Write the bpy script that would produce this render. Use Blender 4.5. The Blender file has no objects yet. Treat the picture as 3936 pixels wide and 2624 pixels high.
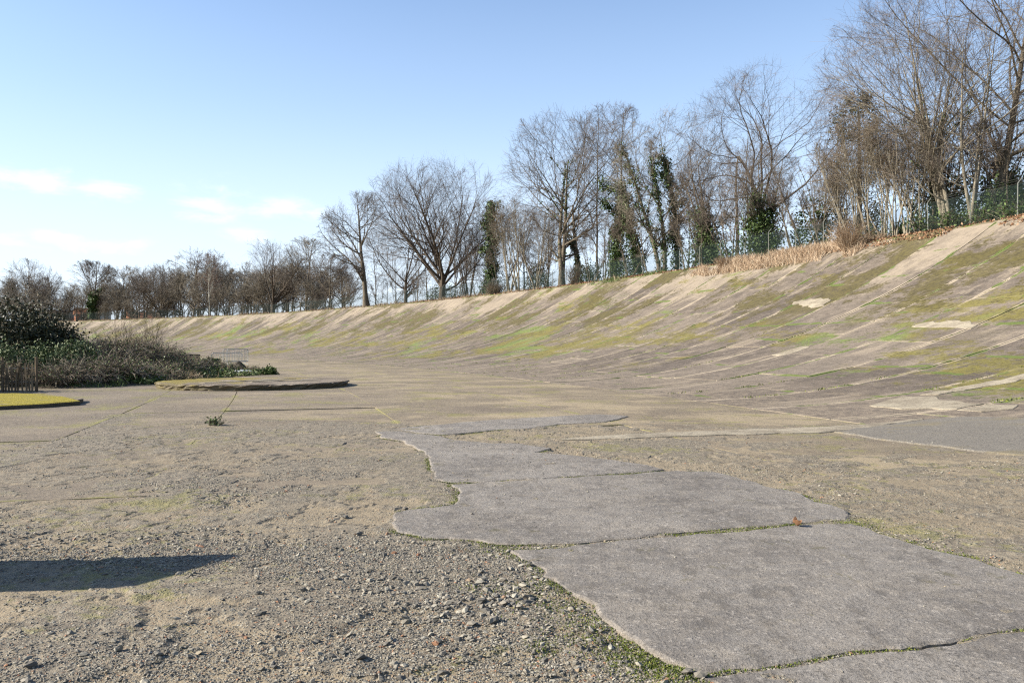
import bpy, math
import numpy as np

# ------------------------------------------------------------------ camera, sky, sun, exposure
SC = bpy.context.scene
COL = SC.collection
R = math.radians
F, HOR, EYE = 3061.0, 1330.0, 1.6            # focal length and horizon of the photograph (its own pixels), eye height

cam = bpy.data.objects.new('camera', bpy.data.cameras.new('camera'))
COL.objects.link(cam)
cam.location = (0, 0, EYE)
cam.rotation_euler = (R(90), 0, 0)
cam.data.sensor_width = 36.0
cam.data.lens = 36.0 * F / 3936.0
cam.data.shift_y = (HOR - 1312.0) / 3936.0
cam.data.clip_start = 0.1
cam.data.clip_end = 6000
SC.camera = cam

SUN_EL, SUN_AZ = 29.0, 264.0                  # azimuth clockwise from +Y: from the left, a little behind the camera
world = bpy.data.worlds.new('World')
SC.world = world
world.use_nodes = True
wt = world.node_tree
for n_ in list(wt.nodes):
    wt.nodes.remove(n_)

sun = bpy.data.objects.new('sun', bpy.data.lights.new('sun', 'SUN'))
COL.objects.link(sun)
sun.data.energy = 5.0
sun.data.angle = R(0.5)
sun.data.color = (1.0, 0.93, 0.83)
_e, _a = R(SUN_EL), R(SUN_AZ)
from mathutils import Vector
sdir = Vector((math.sin(_a) * math.cos(_e), math.cos(_a) * math.cos(_e), math.sin(_e)))
sun.rotation_euler = sdir.to_track_quat('Z', 'Y').to_euler()
sun.location = (-60, -20, 60)

SC.view_settings.view_transform = 'Standard'
SC.view_settings.look = 'None'
SC.view_settings.gamma = 1.0
SC.view_settings.exposure = 1.38
SC.view_settings.use_curve_mapping = False
SC.cycles.use_denoising = False
SC.cycles.filter_width = 1.25
SC.cycles.max_bounces = 5
SC.cycles.diffuse_bounces = 2
SC.cycles.glossy_bounces = 2
SC.cycles.transparent_max_bounces = 6


# ------------------------------------------------------------------ node helpers
class NT:
    def __init__(s, tree):
        s.t = tree

    def put(s, sock, v):
        if v is None:
            return
        if hasattr(v, 'is_linked') or hasattr(v, 'links'):
            s.t.links.new(v, sock)
        else:
            if isinstance(v, (tuple, list)) and len(v) == 3 and sock.type == 'RGBA':
                v = (*v, 1.0)
            sock.default_value = v

    def node(s, typ, **props):
        n = s.t.nodes.new(typ)
        for k, v in props.items():
            setattr(n, k, v)
        return n

    def math(s, op, a, b=None, clamp=False):
        n = s.node('ShaderNodeMath', operation=op, use_clamp=clamp)
        s.put(n.inputs[0], a)
        s.put(n.inputs[1], b)
        return n.outputs[0]

    def mix(s, f, a, b, mode='MIX'):
        n = s.node('ShaderNodeMix', data_type='RGBA', blend_type=mode)
        s.put(n.inputs[0], f)
        s.put(n.inputs[6], a)
        s.put(n.inputs[7], b)
        return n.outputs[2]

    def noise(s, vec, scale, detail=4, rough=0.55, dist=0.0, out=0):
        n = s.node('ShaderNodeTexNoise')
        s.put(n.inputs['Vector'], vec)
        n.inputs['Scale'].default_value = scale
        n.inputs['Detail'].default_value = detail
        n.inputs['Roughness'].default_value = rough
        n.inputs['Distortion'].default_value = dist
        return n.outputs[out]

    def vor(s, vec, scale, feature='F1', out='Distance'):
        n = s.node('ShaderNodeTexVoronoi', feature=feature)
        s.put(n.inputs['Vector'], vec)
        n.inputs['Scale'].default_value = scale
        return n.outputs[out]

    def step(s, v, lo, hi):
        n = s.node('ShaderNodeMapRange', interpolation_type='SMOOTHSTEP')
        s.put(n.inputs[0], v)
        n.inputs[1].default_value = lo
        n.inputs[2].default_value = hi
        return n.outputs[0]

    def pos(s):
        return s.node('ShaderNodeNewGeometry').outputs['Position']

    def scale(s, vec, sc, off=(0, 0, 0)):
        n = s.node('ShaderNodeMapping')
        s.put(n.inputs[0], vec)
        n.inputs[1].default_value = off
        n.inputs[3].default_value = sc
        return n.outputs[0]

    def attr(s, name, out='Fac'):
        return s.node('ShaderNodeAttribute', attribute_name=name).outputs[out]

    def uv(s, name):
        return s.node('ShaderNodeUVMap', uv_map=name).outputs[0]

    def sep(s, vec):
        n = s.node('ShaderNodeSeparateXYZ')
        s.put(n.inputs[0], vec)
        return n.outputs

    def rnd(s):
        return s.node('ShaderNodeObjectInfo').outputs['Random']

    def bump(s, h, strength, dist):
        n = s.node('ShaderNodeBump')
        n.inputs['Strength'].default_value = strength
        n.inputs['Distance'].default_value = dist
        s.put(n.inputs['Height'], h)
        return n.outputs[0]


MATS = {}
ALB = 0.66                                     # darkens every base colour alike, to balance the ground against the sky


def material(name, fn, rough=0.9, spec=0.25, warm=0.90):
    m = bpy.data.materials.new(name)
    m.use_nodes = True
    b = m.node_tree.nodes['Principled BSDF']
    b.inputs['Roughness'].default_value = rough
    b.inputs['Specular IOR Level'].default_value = spec
    N = NT(m.node_tree)
    c, nrm = fn(N)
    N.put(b.inputs['Base Color'], N.mix(1.0, c, (ALB * 1.01, ALB, ALB * warm), 'MULTIPLY'))
    if nrm is not None:
        N.put(b.inputs['Normal'], nrm)
    MATS[name] = m
    return m


# ------------------------------------------------------------------ sky
W = NT(wt)
sky = W.node('ShaderNodeTexSky', sky_type='NISHITA')
sky.sun_disc = False
sky.sun_elevation = R(SUN_EL)
sky.sun_rotation = R(SUN_AZ)
sky.air_density = 1.0
sky.dust_density = 0.8
sky.ozone_density = 1.6
tc = W.node('ShaderNodeTexCoord').outputs['Generated']
dx, dy, dz = W.sep(tc)
# clouds: a thin low layer of small cumulus seen edge-on, in directions (azimuth, stretched elevation)
az = W.math('ARCTAN2', dx, dy)
cmb = W.node('ShaderNodeCombineXYZ')
W.put(cmb.inputs[0], W.math('MULTIPLY', az, 5.2))
W.put(cmb.inputs[1], W.math('MULTIPLY', dz, 15.0))
cmb.inputs[2].default_value = 8.1
cn = W.noise(cmb.outputs[0], 2.2, 8, 0.62, 0.3)
puff = None
for cpx, cpy, cw, ch, cs in ((130, 690, 170, 50, 1.0), (250, 645, 70, 30, 0.7), (430, 735, 150, 50, 0.8), (800, 715, 160, 48, 0.8), (790, 800, 170, 48, 1.0), (1090, 805, 190, 42, 0.85), (330, 945, 230, 48, 1.0), (190, 920, 90, 40, 0.9), (40, 925, 100, 35, 0.8), (960, 915, 130, 42, 0.8),
                             (-500, 800, 260, 60, 1.0), (-900, 700, 240, 60, 0.9), (-1500, 850, 400, 60, 1.0), (4800, 900, 350, 60, 0.9), (5600, 780, 400, 60, 0.9)):
    ca = math.atan((cpx - 1968) / F)
    ce = math.sin(math.atan((HOR - cpy) / F * math.cos(ca)))
    qx = W.math('POWER', W.math('ABSOLUTE', W.math('DIVIDE', W.math('SUBTRACT', az, ca), cw / F * math.cos(ca) ** 2)), 2.0)
    qz = W.math('POWER', W.math('ABSOLUTE', W.math('DIVIDE', W.math('SUBTRACT', dz, ce), ch / F * math.cos(ca))), 2.0)
    gsn = W.math('MULTIPLY', W.math('EXPONENT', W.math('MULTIPLY', W.math('ADD', qx, qz), -1.0)), cs)
    puff = gsn if puff is None else W.math('MAXIMUM', puff, gsn)
cl = W.step(W.math('ADD', W.math('MULTIPLY', puff, 0.60), W.math('MULTIPLY', W.math('SUBTRACT', cn, 0.5), 2.4)), 0.12, 0.80)
cl = W.math('MULTIPLY', cl, W.step(puff, 0.0, 0.5))
veil = W.math('SUBTRACT', 1.0, W.step(dz, -0.05, 0.62))
tint = W.mix(1.0, sky.outputs[0], (1.02, 1.21, 1.45), 'MULTIPLY')
pale = W.mix(W.math('MULTIPLY', veil, 0.80), tint, (5.5, 6.9, 8.4))
pale = W.mix(W.math('MULTIPLY', W.math('SUBTRACT', 1.0, W.step(dz, -0.02, 0.30)), 0.62), pale, (7.3, 7.8, 8.4))
skyc = W.mix(W.math('MULTIPLY', cl, 0.40), pale, (8.9, 8.9, 8.95))
bg = W.node('ShaderNodeBackground')
W.put(bg.inputs[0], skyc)
bg.inputs[1].default_value = 0.060
wo = W.node('ShaderNodeOutputWorld')
wt.links.new(bg.outputs[0], wo.inputs[0])

# ------------------------------------------------------------------ geometry of the place: a banked bend about a far centre
CX, CY = -273.3, -58.0
R_FOOT, R_TOP, CREST = 290.0, 316.6, 8.5


def hz(r):
    t = np.clip((np.asarray(r, float) - R_FOOT) / (R_TOP - R_FOOT), 0, None)
    return CREST * t * t


def pol(r, th):
    return CX + r * np.cos(th), CY + r * np.sin(th)


def radius(x, y):
    return np.hypot(x - CX, y - CY)


_Y = np.linspace(2.5, 320, 26000)


def at(px, py, lift=0.0):
    """the point of ground or banking that the photograph shows at this pixel"""
    x = (px - 1968.0) / F * _Y
    z = EYE - (py - HOR) / F * _Y
    i = np.argmax(hz(radius(x, _Y)) + lift >= z)
    return np.array([x[i], _Y[i], hz(radius(x[i], _Y[i])) + lift])


def ring_at(px, r):
    """where the line of sight through pixel column px crosses the circle of radius r"""
    k = (px - 1968.0) / F
    a, b, c = k * k + 1, 2 * (-k * CX - CY), CX * CX + CY * CY - r * r
    y = (-b + math.sqrt(b * b - 4 * a * c)) / (2 * a)
    return np.array([k * y, y])


def ztop(py, y):
    return EYE + (HOR - py) / F * y


# ------------------------------------------------------------------ mesh helpers
def link(name, me, parent=None, mat=None):
    o = bpy.data.objects.new(name, me)
    COL.objects.link(o)
    if mat is not None and me is not None and not me.materials:
        me.materials.append(MATS[mat])
    if parent is not None:
        o.parent = parent
    return o


def tag(o, label=None, cat=None, group=None, kind=None):
    for k, v in (('label', label), ('category', cat), ('group', group), ('kind', kind)):
        if v:
            o[k] = v
    return o


def empty(name, loc, label, cat, group=None):
    o = bpy.data.objects.new(name, None)
    COL.objects.link(o)
    o.empty_display_size = 0.3
    o.location = loc
    return tag(o, label, cat, group)


def arr_mesh(name, V, faces, smooth=False, uvs=None, attrs=None):
    """faces: list of int arrays (M,3) or (M,4)"""
    V = np.asarray(V, np.float32)
    me = bpy.data.meshes.new(name)
    fs = [np.asarray(f, np.int32) for f in faces if len(f)]
    loops = np.concatenate([f.ravel() for f in fs])
    sizes = np.concatenate([np.full(len(f), f.shape[1], np.int32) for f in fs])
    me.vertices.add(len(V))
    me.vertices.foreach_set('co', V.ravel())
    me.loops.add(len(loops))
    me.loops.foreach_set('vertex_index', loops)
    me.polygons.add(len(sizes))
    me.polygons.foreach_set('loop_start', np.concatenate([[0], np.cumsum(sizes)[:-1]]).astype(np.int32))
    me.polygons.foreach_set('use_smooth', np.full(len(sizes), bool(smooth)))
    for k, uv in (uvs or {}).items():
        l = me.uv_layers.new(name=k)
        l.data.foreach_set('uv', np.asarray(uv, np.float32)[loops].ravel())
    for k, a in (attrs or {}).items():
        at_ = me.attributes.new(k, 'FLOAT', 'POINT')
        at_.data.foreach_set('value', np.asarray(a, np.float32))
    me.update(calc_edges=True)
    return me


class Geo:
    """collects pieces for one mesh"""

    def __init__(s):
        s.V, s.F, s.n, s.A = [], {3: [], 4: []}, 0, []

    def add(s, V, Fc, a=None):
        V = np.asarray(V, float).reshape(-1, 3)
        s.V.append(V)
        s.A.append(np.zeros(len(V)) if a is None else np.broadcast_to(np.asarray(a, float), (len(V),)))
        for f in (Fc if isinstance(Fc, list) else [Fc]):
            f = np.asarray(f, np.int64)
            if len(f):
                s.F[f.shape[1]].append(f + s.n)
        s.n += len(V)
        return s

    def box(s, c, d, rz=0.0, rx=0.0):
        c, d = np.array(c, float), np.array(d, float) / 2
        P = np.array([[i, j, k] for i in (-1, 1) for j in (-1, 1) for k in (-1, 1)], float) * d
        cx, sx, cz, sz = math.cos(rx), math.sin(rx), math.cos(rz), math.sin(rz)
        P = P @ np.array([[1, 0, 0], [0, cx, -sx], [0, sx, cx]]).T @ np.array([[cz, -sz, 0], [sz, cz, 0], [0, 0, 1]]).T
        return s.add(P + c, np.array([[0, 1, 3, 2], [4, 6, 7, 5], [0, 4, 5, 1], [2, 3, 7, 6], [0, 2, 6, 4], [1, 5, 7, 3]]))

    def tube(s, pts, rad, sides=6):
        V, q = tubes(np.asarray(pts, float)[None], np.broadcast_to(np.asarray(rad, float), (len(pts),))[None], sides)
        s.add(V, q)
        k = len(pts)
        for ring in (0, k - 1):
            s.F[4 if sides == 4 else 3].append(np.array([[ring * sides + i for i in range(4)]]) + s.n - len(V)
                                               if sides == 4 else
                                               np.array([[ring * sides, ring * sides + i, ring * sides + i + 1] for i in range(1, sides - 1)]) + s.n - len(V))
        return s

    def mesh(s, name, smooth=False, attr=None):
        return arr_mesh(name, np.concatenate(s.V), [np.concatenate(v) for v in s.F.values() if v], smooth,
                        attrs={attr: np.concatenate(s.A)} if attr else None)


def unit(v):
    return v / np.maximum(np.linalg.norm(v, axis=-1, keepdims=True), 1e-9)


def tubes(P, Rd, S):
    """P (N,K,3) centre lines, Rd (N,K) radii -> vertices, quads"""
    N_, K = P.shape[:2]
    T = unit(np.gradient(P, axis=1))
    D = unit(P[:, -1] - P[:, 0])
    ref = np.where(np.abs(D[:, 2:3]) > 0.7, np.array([[1.0, 0.13, 0]]), np.array([[0.07, 0.05, 1.0]]))
    A = unit(np.cross(T, ref[:, None, :]))
    B = np.cross(T, A)
    an = np.arange(S) * 2 * np.pi / S
    V = P[:, :, None] + Rd[:, :, None, None] * (A[:, :, None] * np.cos(an)[:, None] + B[:, :, None] * np.sin(an)[:, None])
    i = np.arange(N_ * K).reshape(N_, K) * S
    j = np.arange(S)
    a = i[:, :-1, None] + j
    b = i[:, :-1, None] + (j + 1) % S
    c = i[:, 1:, None] + (j + 1) % S
    d = i[:, 1:, None] + j
    return V.reshape(-1, 3), np.stack([a, b, c, d], -1).reshape(-1, 4)


_LAT = np.random.default_rng(7).random((256, 256))


def vnoise(x, y):
    xi, yi = np.floor(x).astype(int), np.floor(y).astype(int)
    fx, fy = x - xi, y - yi
    fx, fy = fx * fx * (3 - 2 * fx), fy * fy * (3 - 2 * fy)
    g = lambda a, b: _LAT[a & 255, b & 255]
    return (g(xi, yi) * (1 - fx) + g(xi + 1, yi) * fx) * (1 - fy) + (g(xi, yi + 1) * (1 - fx) + g(xi + 1, yi + 1) * fx) * fy


def fbm(x, y, s, o=4):
    t, a, n = 0, 1.0, 0
    for k in range(o):
        t = t + a * vnoise(x * s + 17.3 * k, y * s - 9.1 * k)
        n += a
        a *= 0.5
        s *= 2.03
    return t / n


def sstep(v, a, b):
    t = np.clip((v - a) / (b - a), 0, 1)
    return t * t * (3 - 2 * t)


def inside(x, y, poly):
    x, y = np.asarray(x), np.asarray(y)
    r = np.zeros(x.shape, bool)
    n = len(poly)
    for i in range(n):
        x0, y0 = poly[i][0], poly[i][1]
        x1, y1 = poly[(i + 1) % n][0], poly[(i + 1) % n][1]
        if y0 == y1:
            continue
        c = ((y0 > y) != (y1 > y)) & (x < (x1 - x0) * (y - y0) / (y1 - y0) + x0)
        r ^= c
    return r

# ------------------------------------------------------------------ materials
SAND, SANDPALE = (0.36, 0.285, 0.20), (0.44, 0.355, 0.255)


def moss_mask(N, pv, lo, hi, stretch=0.35):
    """patches of moss in (arc, slope) metres, drawn out down the slope"""
    a = N.noise(N.scale(pv, (0.16, 0.16 * stretch, 1)), 1.0, 3, 0.5, 0.3)
    b = N.noise(N.scale(pv, (1.3, 1.3 * stretch, 1), (5, 3, 0)), 1.0, 5, 0.65)
    return N.step(N.math('ADD', N.math('MULTIPLY', a, 0.62), N.math('MULTIPLY', b, 0.38)), lo, hi)


def m_slab(N):
    p = N.pos()
    pv = N.uv('polar')
    u, v, _ = N.sep(pv)
    ed = N.sep(N.uv('edge'))
    e2 = N.sep(N.uv('edge2'))
    du = N.math('MINIMUM', ed[0], ed[1])
    dv = N.math('MINIMUM', e2[0], e2[1])
    rnd = N.attr('tone')
    fine = N.noise(p, 3.6, 7, 0.78)
    grit = N.noise(p, 12.0, 5, 0.82)
    mott = N.noise(p, 0.9, 8, 0.72)
    c = N.mix(N.step(mott, 0.36, 0.64), (0.088, 0.071, 0.058), (0.205, 0.165, 0.130))
    c = N.mix(N.math('MULTIPLY', N.step(rnd, 0.45, 1.0), 0.36), c, (0.27, 0.225, 0.175))
    c = N.mix(N.math('MULTIPLY', N.math('SUBTRACT', 1.0, N.step(rnd, 0.0, 0.4)), 0.32), c, (0.085, 0.071, 0.060))
    # flecks of bare aggregate, drawn out along the track, and dark pits
    fl = N.noise(N.scale(pv, (1.3, 5.0, 1)), 1.0, 7, 0.8)
    c = N.mix(N.math('MULTIPLY', N.step(fl, 0.53, 0.63), 0.50), c, (0.40, 0.34, 0.27))
    c = N.mix(N.math('MULTIPLY', N.step(fine, 0.51, 0.60), 0.72), c, (0.060, 0.050, 0.041))
    c = N.mix(N.math('MULTIPLY', N.step(grit, 0.54, 0.66), 0.5), c, (0.42, 0.36, 0.29))
    bay = N.math('FLOOR', N.math('DIVIDE', N.math('SUBTRACT', u, 69.482), 3.1573))
    wn = N.node('ShaderNodeTexWhiteNoise', noise_dimensions='1D')
    N.put(wn.inputs['W'], bay)
    b1, b2, b3 = N.sep(wn.outputs['Color'])
    c = N.mix(N.math('MULTIPLY', N.math('SUBTRACT', b1, 0.45, True), 0.35), c, (0.31, 0.26, 0.205))
    c = N.mix(N.math('MULTIPLY', N.math('SUBTRACT', 0.35, b1, True), 0.5), c, (0.075, 0.062, 0.052))
    # sand-washed towards the foot, bleached bare along the rim, with tongues running down the slope
    low = N.math('SUBTRACT', 1.0, N.step(N.math('ADD', v, N.math('MULTIPLY', N.math('SUBTRACT', mott, 0.5), 14.0)), 288.5, 297.5))
    tong = N.noise(N.scale(pv, (0.30, 0.10, 1), (2, 8, 0)), 1.0, 5, 0.62)
    far = N.step(u, 98.0, 135.0)
    reach = N.math('ADD', N.math('ADD', N.math('MULTIPLY', tong, 9.0), N.math('MULTIPLY', N.math('SUBTRACT', b2, 0.22), 6.5)), N.math('MULTIPLY', N.noise(p, 1.5, 6, 0.7), 5.0))
    rim = N.step(N.math('ADD', N.math('ADD', v, reach), N.math('MULTIPLY', far, -0.6)), 320.9, 323.0)
    pale = N.mix(N.noise(p, 3.0, 6, 0.7), (0.265, 0.215, 0.158), (0.43, 0.36, 0.275))
    c = N.mix(N.math('MULTIPLY', N.math('MULTIPLY', rim, N.math('ADD', 0.45, N.math('MULTIPLY', N.step(N.noise(N.scale(pv, (0.9, 0.5, 1)), 1.0, 7, 0.75), 0.40, 0.56), 0.55))), 0.86), c, pale)
    c = N.mix(N.math('MULTIPLY', low, 0.72), c, N.mix(N.step(fine, 0.40, 0.58), (0.39, 0.315, 0.225), (0.17, 0.138, 0.108)))
    st = N.step(N.math('ADD', N.math('MULTIPLY', N.noise(N.scale(pv, (1.0, 0.22, 1), (9, 2, 0)), 1.0, 4, 0.6), 0.7), N.math('MULTIPLY', fine, 0.3)), 0.53, 0.60)
    c = N.mix(N.math('MULTIPLY', st, 0.55), c, (0.37, 0.305, 0.225))
    # sand drifted along some of the radial joints, cement lost from others
    keep = N.step(N.noise(N.scale(pv, (0.33, 0.11, 1), (31, 3, 0)), 1.0, 2, 0.5), 0.38, 0.48)
    en = N.math('SUBTRACT', du, N.math('MULTIPLY', N.noise(p, 1.4, 5, 0.65), 0.40))
    c = N.mix(N.math('MULTIPLY', N.math('MULTIPLY', N.math('SUBTRACT', 1.0, N.step(en, -0.14, -0.05)), keep), 0.9), c, (0.47, 0.39, 0.285))
    ev = N.math('SUBTRACT', dv, N.math('MULTIPLY', N.noise(p, 1.7, 5, 0.65), 0.26))
    c = N.mix(N.math('MULTIPLY', N.math('MULTIPLY', N.math('SUBTRACT', 1.0, N.step(ev, -0.10, -0.03)), N.step(b1, 0.4, 0.8)), 0.5), c, (0.43, 0.36, 0.265))
    # moss in broken patches
    lowf = N.noise(N.scale(pv, (0.085, 0.15, 1), (7, 1, 0)), 1.0, 4, 0.6, 0.5)
    midf = N.noise(N.scale(pv, (0.45, 0.65, 1), (3, 4, 0)), 1.0, 6, 0.72)
    mm = N.math('ADD', N.math('ADD', N.math('MULTIPLY', lowf, 0.42), N.math('MULTIPLY', midf, 0.30)), N.math('MULTIPLY', fine, 0.28))
    mm = N.math('ADD', mm, N.math('MULTIPLY', N.math('SUBTRACT', N.step(v, 288.5, 298.0), 1.0), 0.16))
    mm = N.math('ADD', mm, N.math('MULTIPLY', N.step(v, 308.0, 316.5), -0.05))
    mk = N.step(N.math('ADD', mm, N.math('ADD', N.math('MULTIPLY', N.math('SUBTRACT', b3, 0.5), 0.03), N.math('MULTIPLY', N.math('SUBTRACT', rnd, 0.5), -0.03))), 0.502, 0.540)
    mg = N.mix(N.noise(p, 0.45, 4), (0.125, 0.100, 0.022), (0.265, 0.240, 0.030))
    mg = N.mix(N.step(N.noise(p, 0.15, 2), 0.53, 0.62), mg, (0.15, 0.235, 0.042))
    mg = N.mix(N.math('MULTIPLY', N.step(grit, 0.46, 0.62), 0.6), mg, (0.29, 0.265, 0.085))
    mg = N.mix(N.math('MULTIPLY', N.step(fine, 0.49, 0.58), 0.62), mg, (0.085, 0.070, 0.030))
    c = N.mix(N.math('MULTIPLY', mk, 0.80), c, mg)
    ol = N.math('ADD', N.math('MULTIPLY', N.noise(N.scale(pv, (0.18, 0.14, 1), (61, 7, 0)), 1.0, 3, 0.55), 0.45), N.math('ADD', N.math('MULTIPLY', midf, 0.30), N.math('MULTIPLY', fine, 0.25)))
    olive = N.math('MULTIPLY', N.step(N.math('ADD', ol, N.math('MULTIPLY', N.math('SUBTRACT', 0.5, b2), 0.085)), 0.515, 0.545), N.step(v, 301.0, 309.0))
    c = N.mix(N.math('MULTIPLY', olive, 0.85), c, N.mix(N.step(fine, 0.42, 0.62), (0.125, 0.105, 0.030), (0.062, 0.050, 0.022)))
    # thin green in the joints
    jn = N.math('SUBTRACT', N.math('MINIMUM', du, N.math('ADD', dv, 0.02)), N.math('MULTIPLY', N.step(N.noise(p, 0.5, 5, 0.65), 0.47, 0.63), 0.24))
    c = N.mix(N.math('MULTIPLY', N.math('SUBTRACT', 1.0, N.step(jn, -0.13, -0.01)), 0.9), c, N.mix(fine, (0.07, 0.115, 0.020), (0.16, 0.20, 0.045)))
    h = N.math('ADD', N.noise(p, 3.0, 6, 0.7), N.math('MULTIPLY', grit, 0.6))
    return c, N.bump(h, 0.8, 0.035)


def gravel_layers(N, p, c, amount, hsum):
    for sc, thr, k in ((22.0, 0.30, 0.22), (46.0, 0.34, 0.6), (95.0, 0.38, 0.7)):
        col = N.vor(p, sc, 'F1', 'Color')
        d = N.vor(p, sc, 'F1', 'Distance')
        r, g, b = N.sep(col)
        on = N.math('MULTIPLY', N.math('GREATER_THAN', r, N.math('SUBTRACT', 1.0, N.math('MULTIPLY', amount, k))),
                    N.math('SUBTRACT', 1.0, N.step(d, thr, thr + 0.14)))
        st = N.mix(g, (0.10, 0.095, 0.09), (0.43, 0.40, 0.36))
        st = N.mix(N.math('MULTIPLY', N.math('GREATER_THAN', b, 0.86), 0.5), st, (0.34, 0.18, 0.10))
        c = N.mix(on, c, st)
        hsum = N.math('ADD', hsum, N.math('MULTIPLY', N.math('MULTIPLY', on, N.math('SUBTRACT', 1.0, d)), 22.0 / sc))
    return c, hsum


def m_bed(N):
    p = N.pos()
    big = N.noise(p, 0.30, 4, 0.6)
    med = N.noise(p, 5.0, 7, 0.75)
    c = N.mix(N.noise(p, 1.6, 6, 0.7), (0.265, 0.21, 0.152), (0.39, 0.318, 0.235))
    c = N.mix(N.math('MULTIPLY', N.step(big, 0.46, 0.62), 0.45), c, (0.20, 0.165, 0.13))
    c = N.mix(N.math('MULTIPLY', N.step(med, 0.52, 0.64), 0.45), c, (0.13, 0.105, 0.082))
    cr = N.attr('crust')
    cc = N.mix(N.step(N.noise(p, 9.0, 6, 0.75), 0.36, 0.64), (0.135, 0.115, 0.10), (0.335, 0.285, 0.23))
    c = N.mix(N.math('MULTIPLY', cr, 0.85), c, cc)
    am = N.math('MULTIPLY', N.step(N.noise(p, 0.9, 4, 0.6), 0.30, 0.60), 0.95)
    c, h = gravel_layers(N, p, c, am, N.math('MULTIPLY', N.noise(p, 14.0, 5, 0.75), 0.9))
    m = N.step(N.math('ADD', N.math('MULTIPLY', N.noise(p, 0.45, 3), 0.5), N.math('MULTIPLY', med, 0.5)), 0.535, 0.60)
    c = N.mix(N.math('MULTIPLY', m, 0.5), c, (0.28, 0.265, 0.085))
    return c, N.bump(h, 1.0, 0.025)


def m_frontslab(N):
    p = N.pos()
    mott = N.noise(p, 0.8, 7, 0.68)
    c = N.mix(N.step(mott, 0.34, 0.66), (0.195, 0.178, 0.160), (0.315, 0.29, 0.258))
    c = N.mix(N.math('MULTIPLY', N.step(N.noise(N.scale(p, (0.5, 1.3, 1)), 1.3, 7, 0.72, 0.5), 0.5, 0.64), 0.55), c, (0.385, 0.345, 0.29))
    s1 = N.noise(p, 46.0, 4, 0.85)
    s2 = N.noise(N.scale(p, (1, 1, 1), (3, 9, 0)), 22.0, 5, 0.8)
    s3 = N.noise(N.scale(p, (1, 0.45, 1), (1, 5, 0)), 5.0, 7, 0.8)
    c = N.mix(N.math('MULTIPLY', N.step(s1, 0.51, 0.60), 0.80), c, (0.075, 0.068, 0.062))
    c = N.mix(N.math('MULTIPLY', N.step(s2, 0.54, 0.62), 0.75), c, (0.50, 0.455, 0.395))
    c = N.mix(N.math('MULTIPLY', N.step(s3, 0.51, 0.61), 0.55), c, (0.110, 0.099, 0.087))
    ed = N.attr('rim')
    c = N.mix(N.math('MULTIPLY', N.step(N.math('ADD', ed, N.math('MULTIPLY', N.noise(p, 8.0, 4, 0.7), 0.9)), 1.05, 1.6), 0.45), c, (0.42, 0.355, 0.27))
    m = N.step(N.noise(p, 2.3, 6, 0.75), 0.60, 0.67)
    c = N.mix(N.math('MULTIPLY', m, 0.5), c, (0.135, 0.12, 0.055))
    # hairline cracks
    ck = N.vor(N.scale(p, (1, 1, 0)), 0.55, 'DISTANCE_TO_EDGE')
    ck = N.math('ADD', ck, N.math('MULTIPLY', N.noise(p, 3.0, 6, 0.75), 0.11))
    c = N.mix(N.math('MULTIPLY', N.math('SUBTRACT', 1.0, N.step(ck, 0.042, 0.050)), 0.55), c, (0.07, 0.065, 0.045))
    h = N.math('ADD', N.math('MULTIPLY', s1, 0.9), N.math('ADD', s2, N.math('MULTIPLY', N.noise(p, 6.0, 5), 0.9)))
    return c, N.bump(h, 1.0, 0.014)


def m_asphalt(N):
    p = N.pos()
    c = N.mix(N.noise(p, 1.0, 6, 0.7), (0.158, 0.142, 0.130), (0.25, 0.225, 0.20))
    s = N.noise(p, 34.0, 4, 0.82)
    c = N.mix(N.math('MULTIPLY', N.step(s, 0.50, 0.62), 0.7), c, (0.40, 0.365, 0.33))
    c = N.mix(N.math('MULTIPLY', N.step(N.noise(p, 20.0, 4, 0.8), 0.53, 0.63), 0.7), c, (0.075, 0.068, 0.065))
    dust = N.step(N.noise(N.scale(p, (0.4, 1.0, 1)), 1.1, 6, 0.7), 0.52, 0.62)
    c = N.mix(N.math('MULTIPLY', dust, 0.55), c, (0.25, 0.205, 0.12))
    return c, N.bump(s, 0.8, 0.012)


def m_patch(N):
    p = N.pos()
    c = N.mix(N.step(N.noise(p, 1.4, 7, 0.72), 0.34, 0.66), (0.25, 0.21, 0.165), (0.44, 0.385, 0.31))
    c = N.mix(N.math('MULTIPLY', N.step(N.noise(p, 7.0, 6, 0.75), 0.52, 0.64), 0.6), c, (0.135, 0.115, 0.092))
    c = N.mix(N.math('MULTIPLY', N.step(N.noise(p, 24.0, 4, 0.8), 0.54, 0.64), 0.5), c, (0.50, 0.45, 0.375))
    return c, N.bump(N.noise(p, 14.0, 6, 0.75), 0.8, 0.02)


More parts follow.
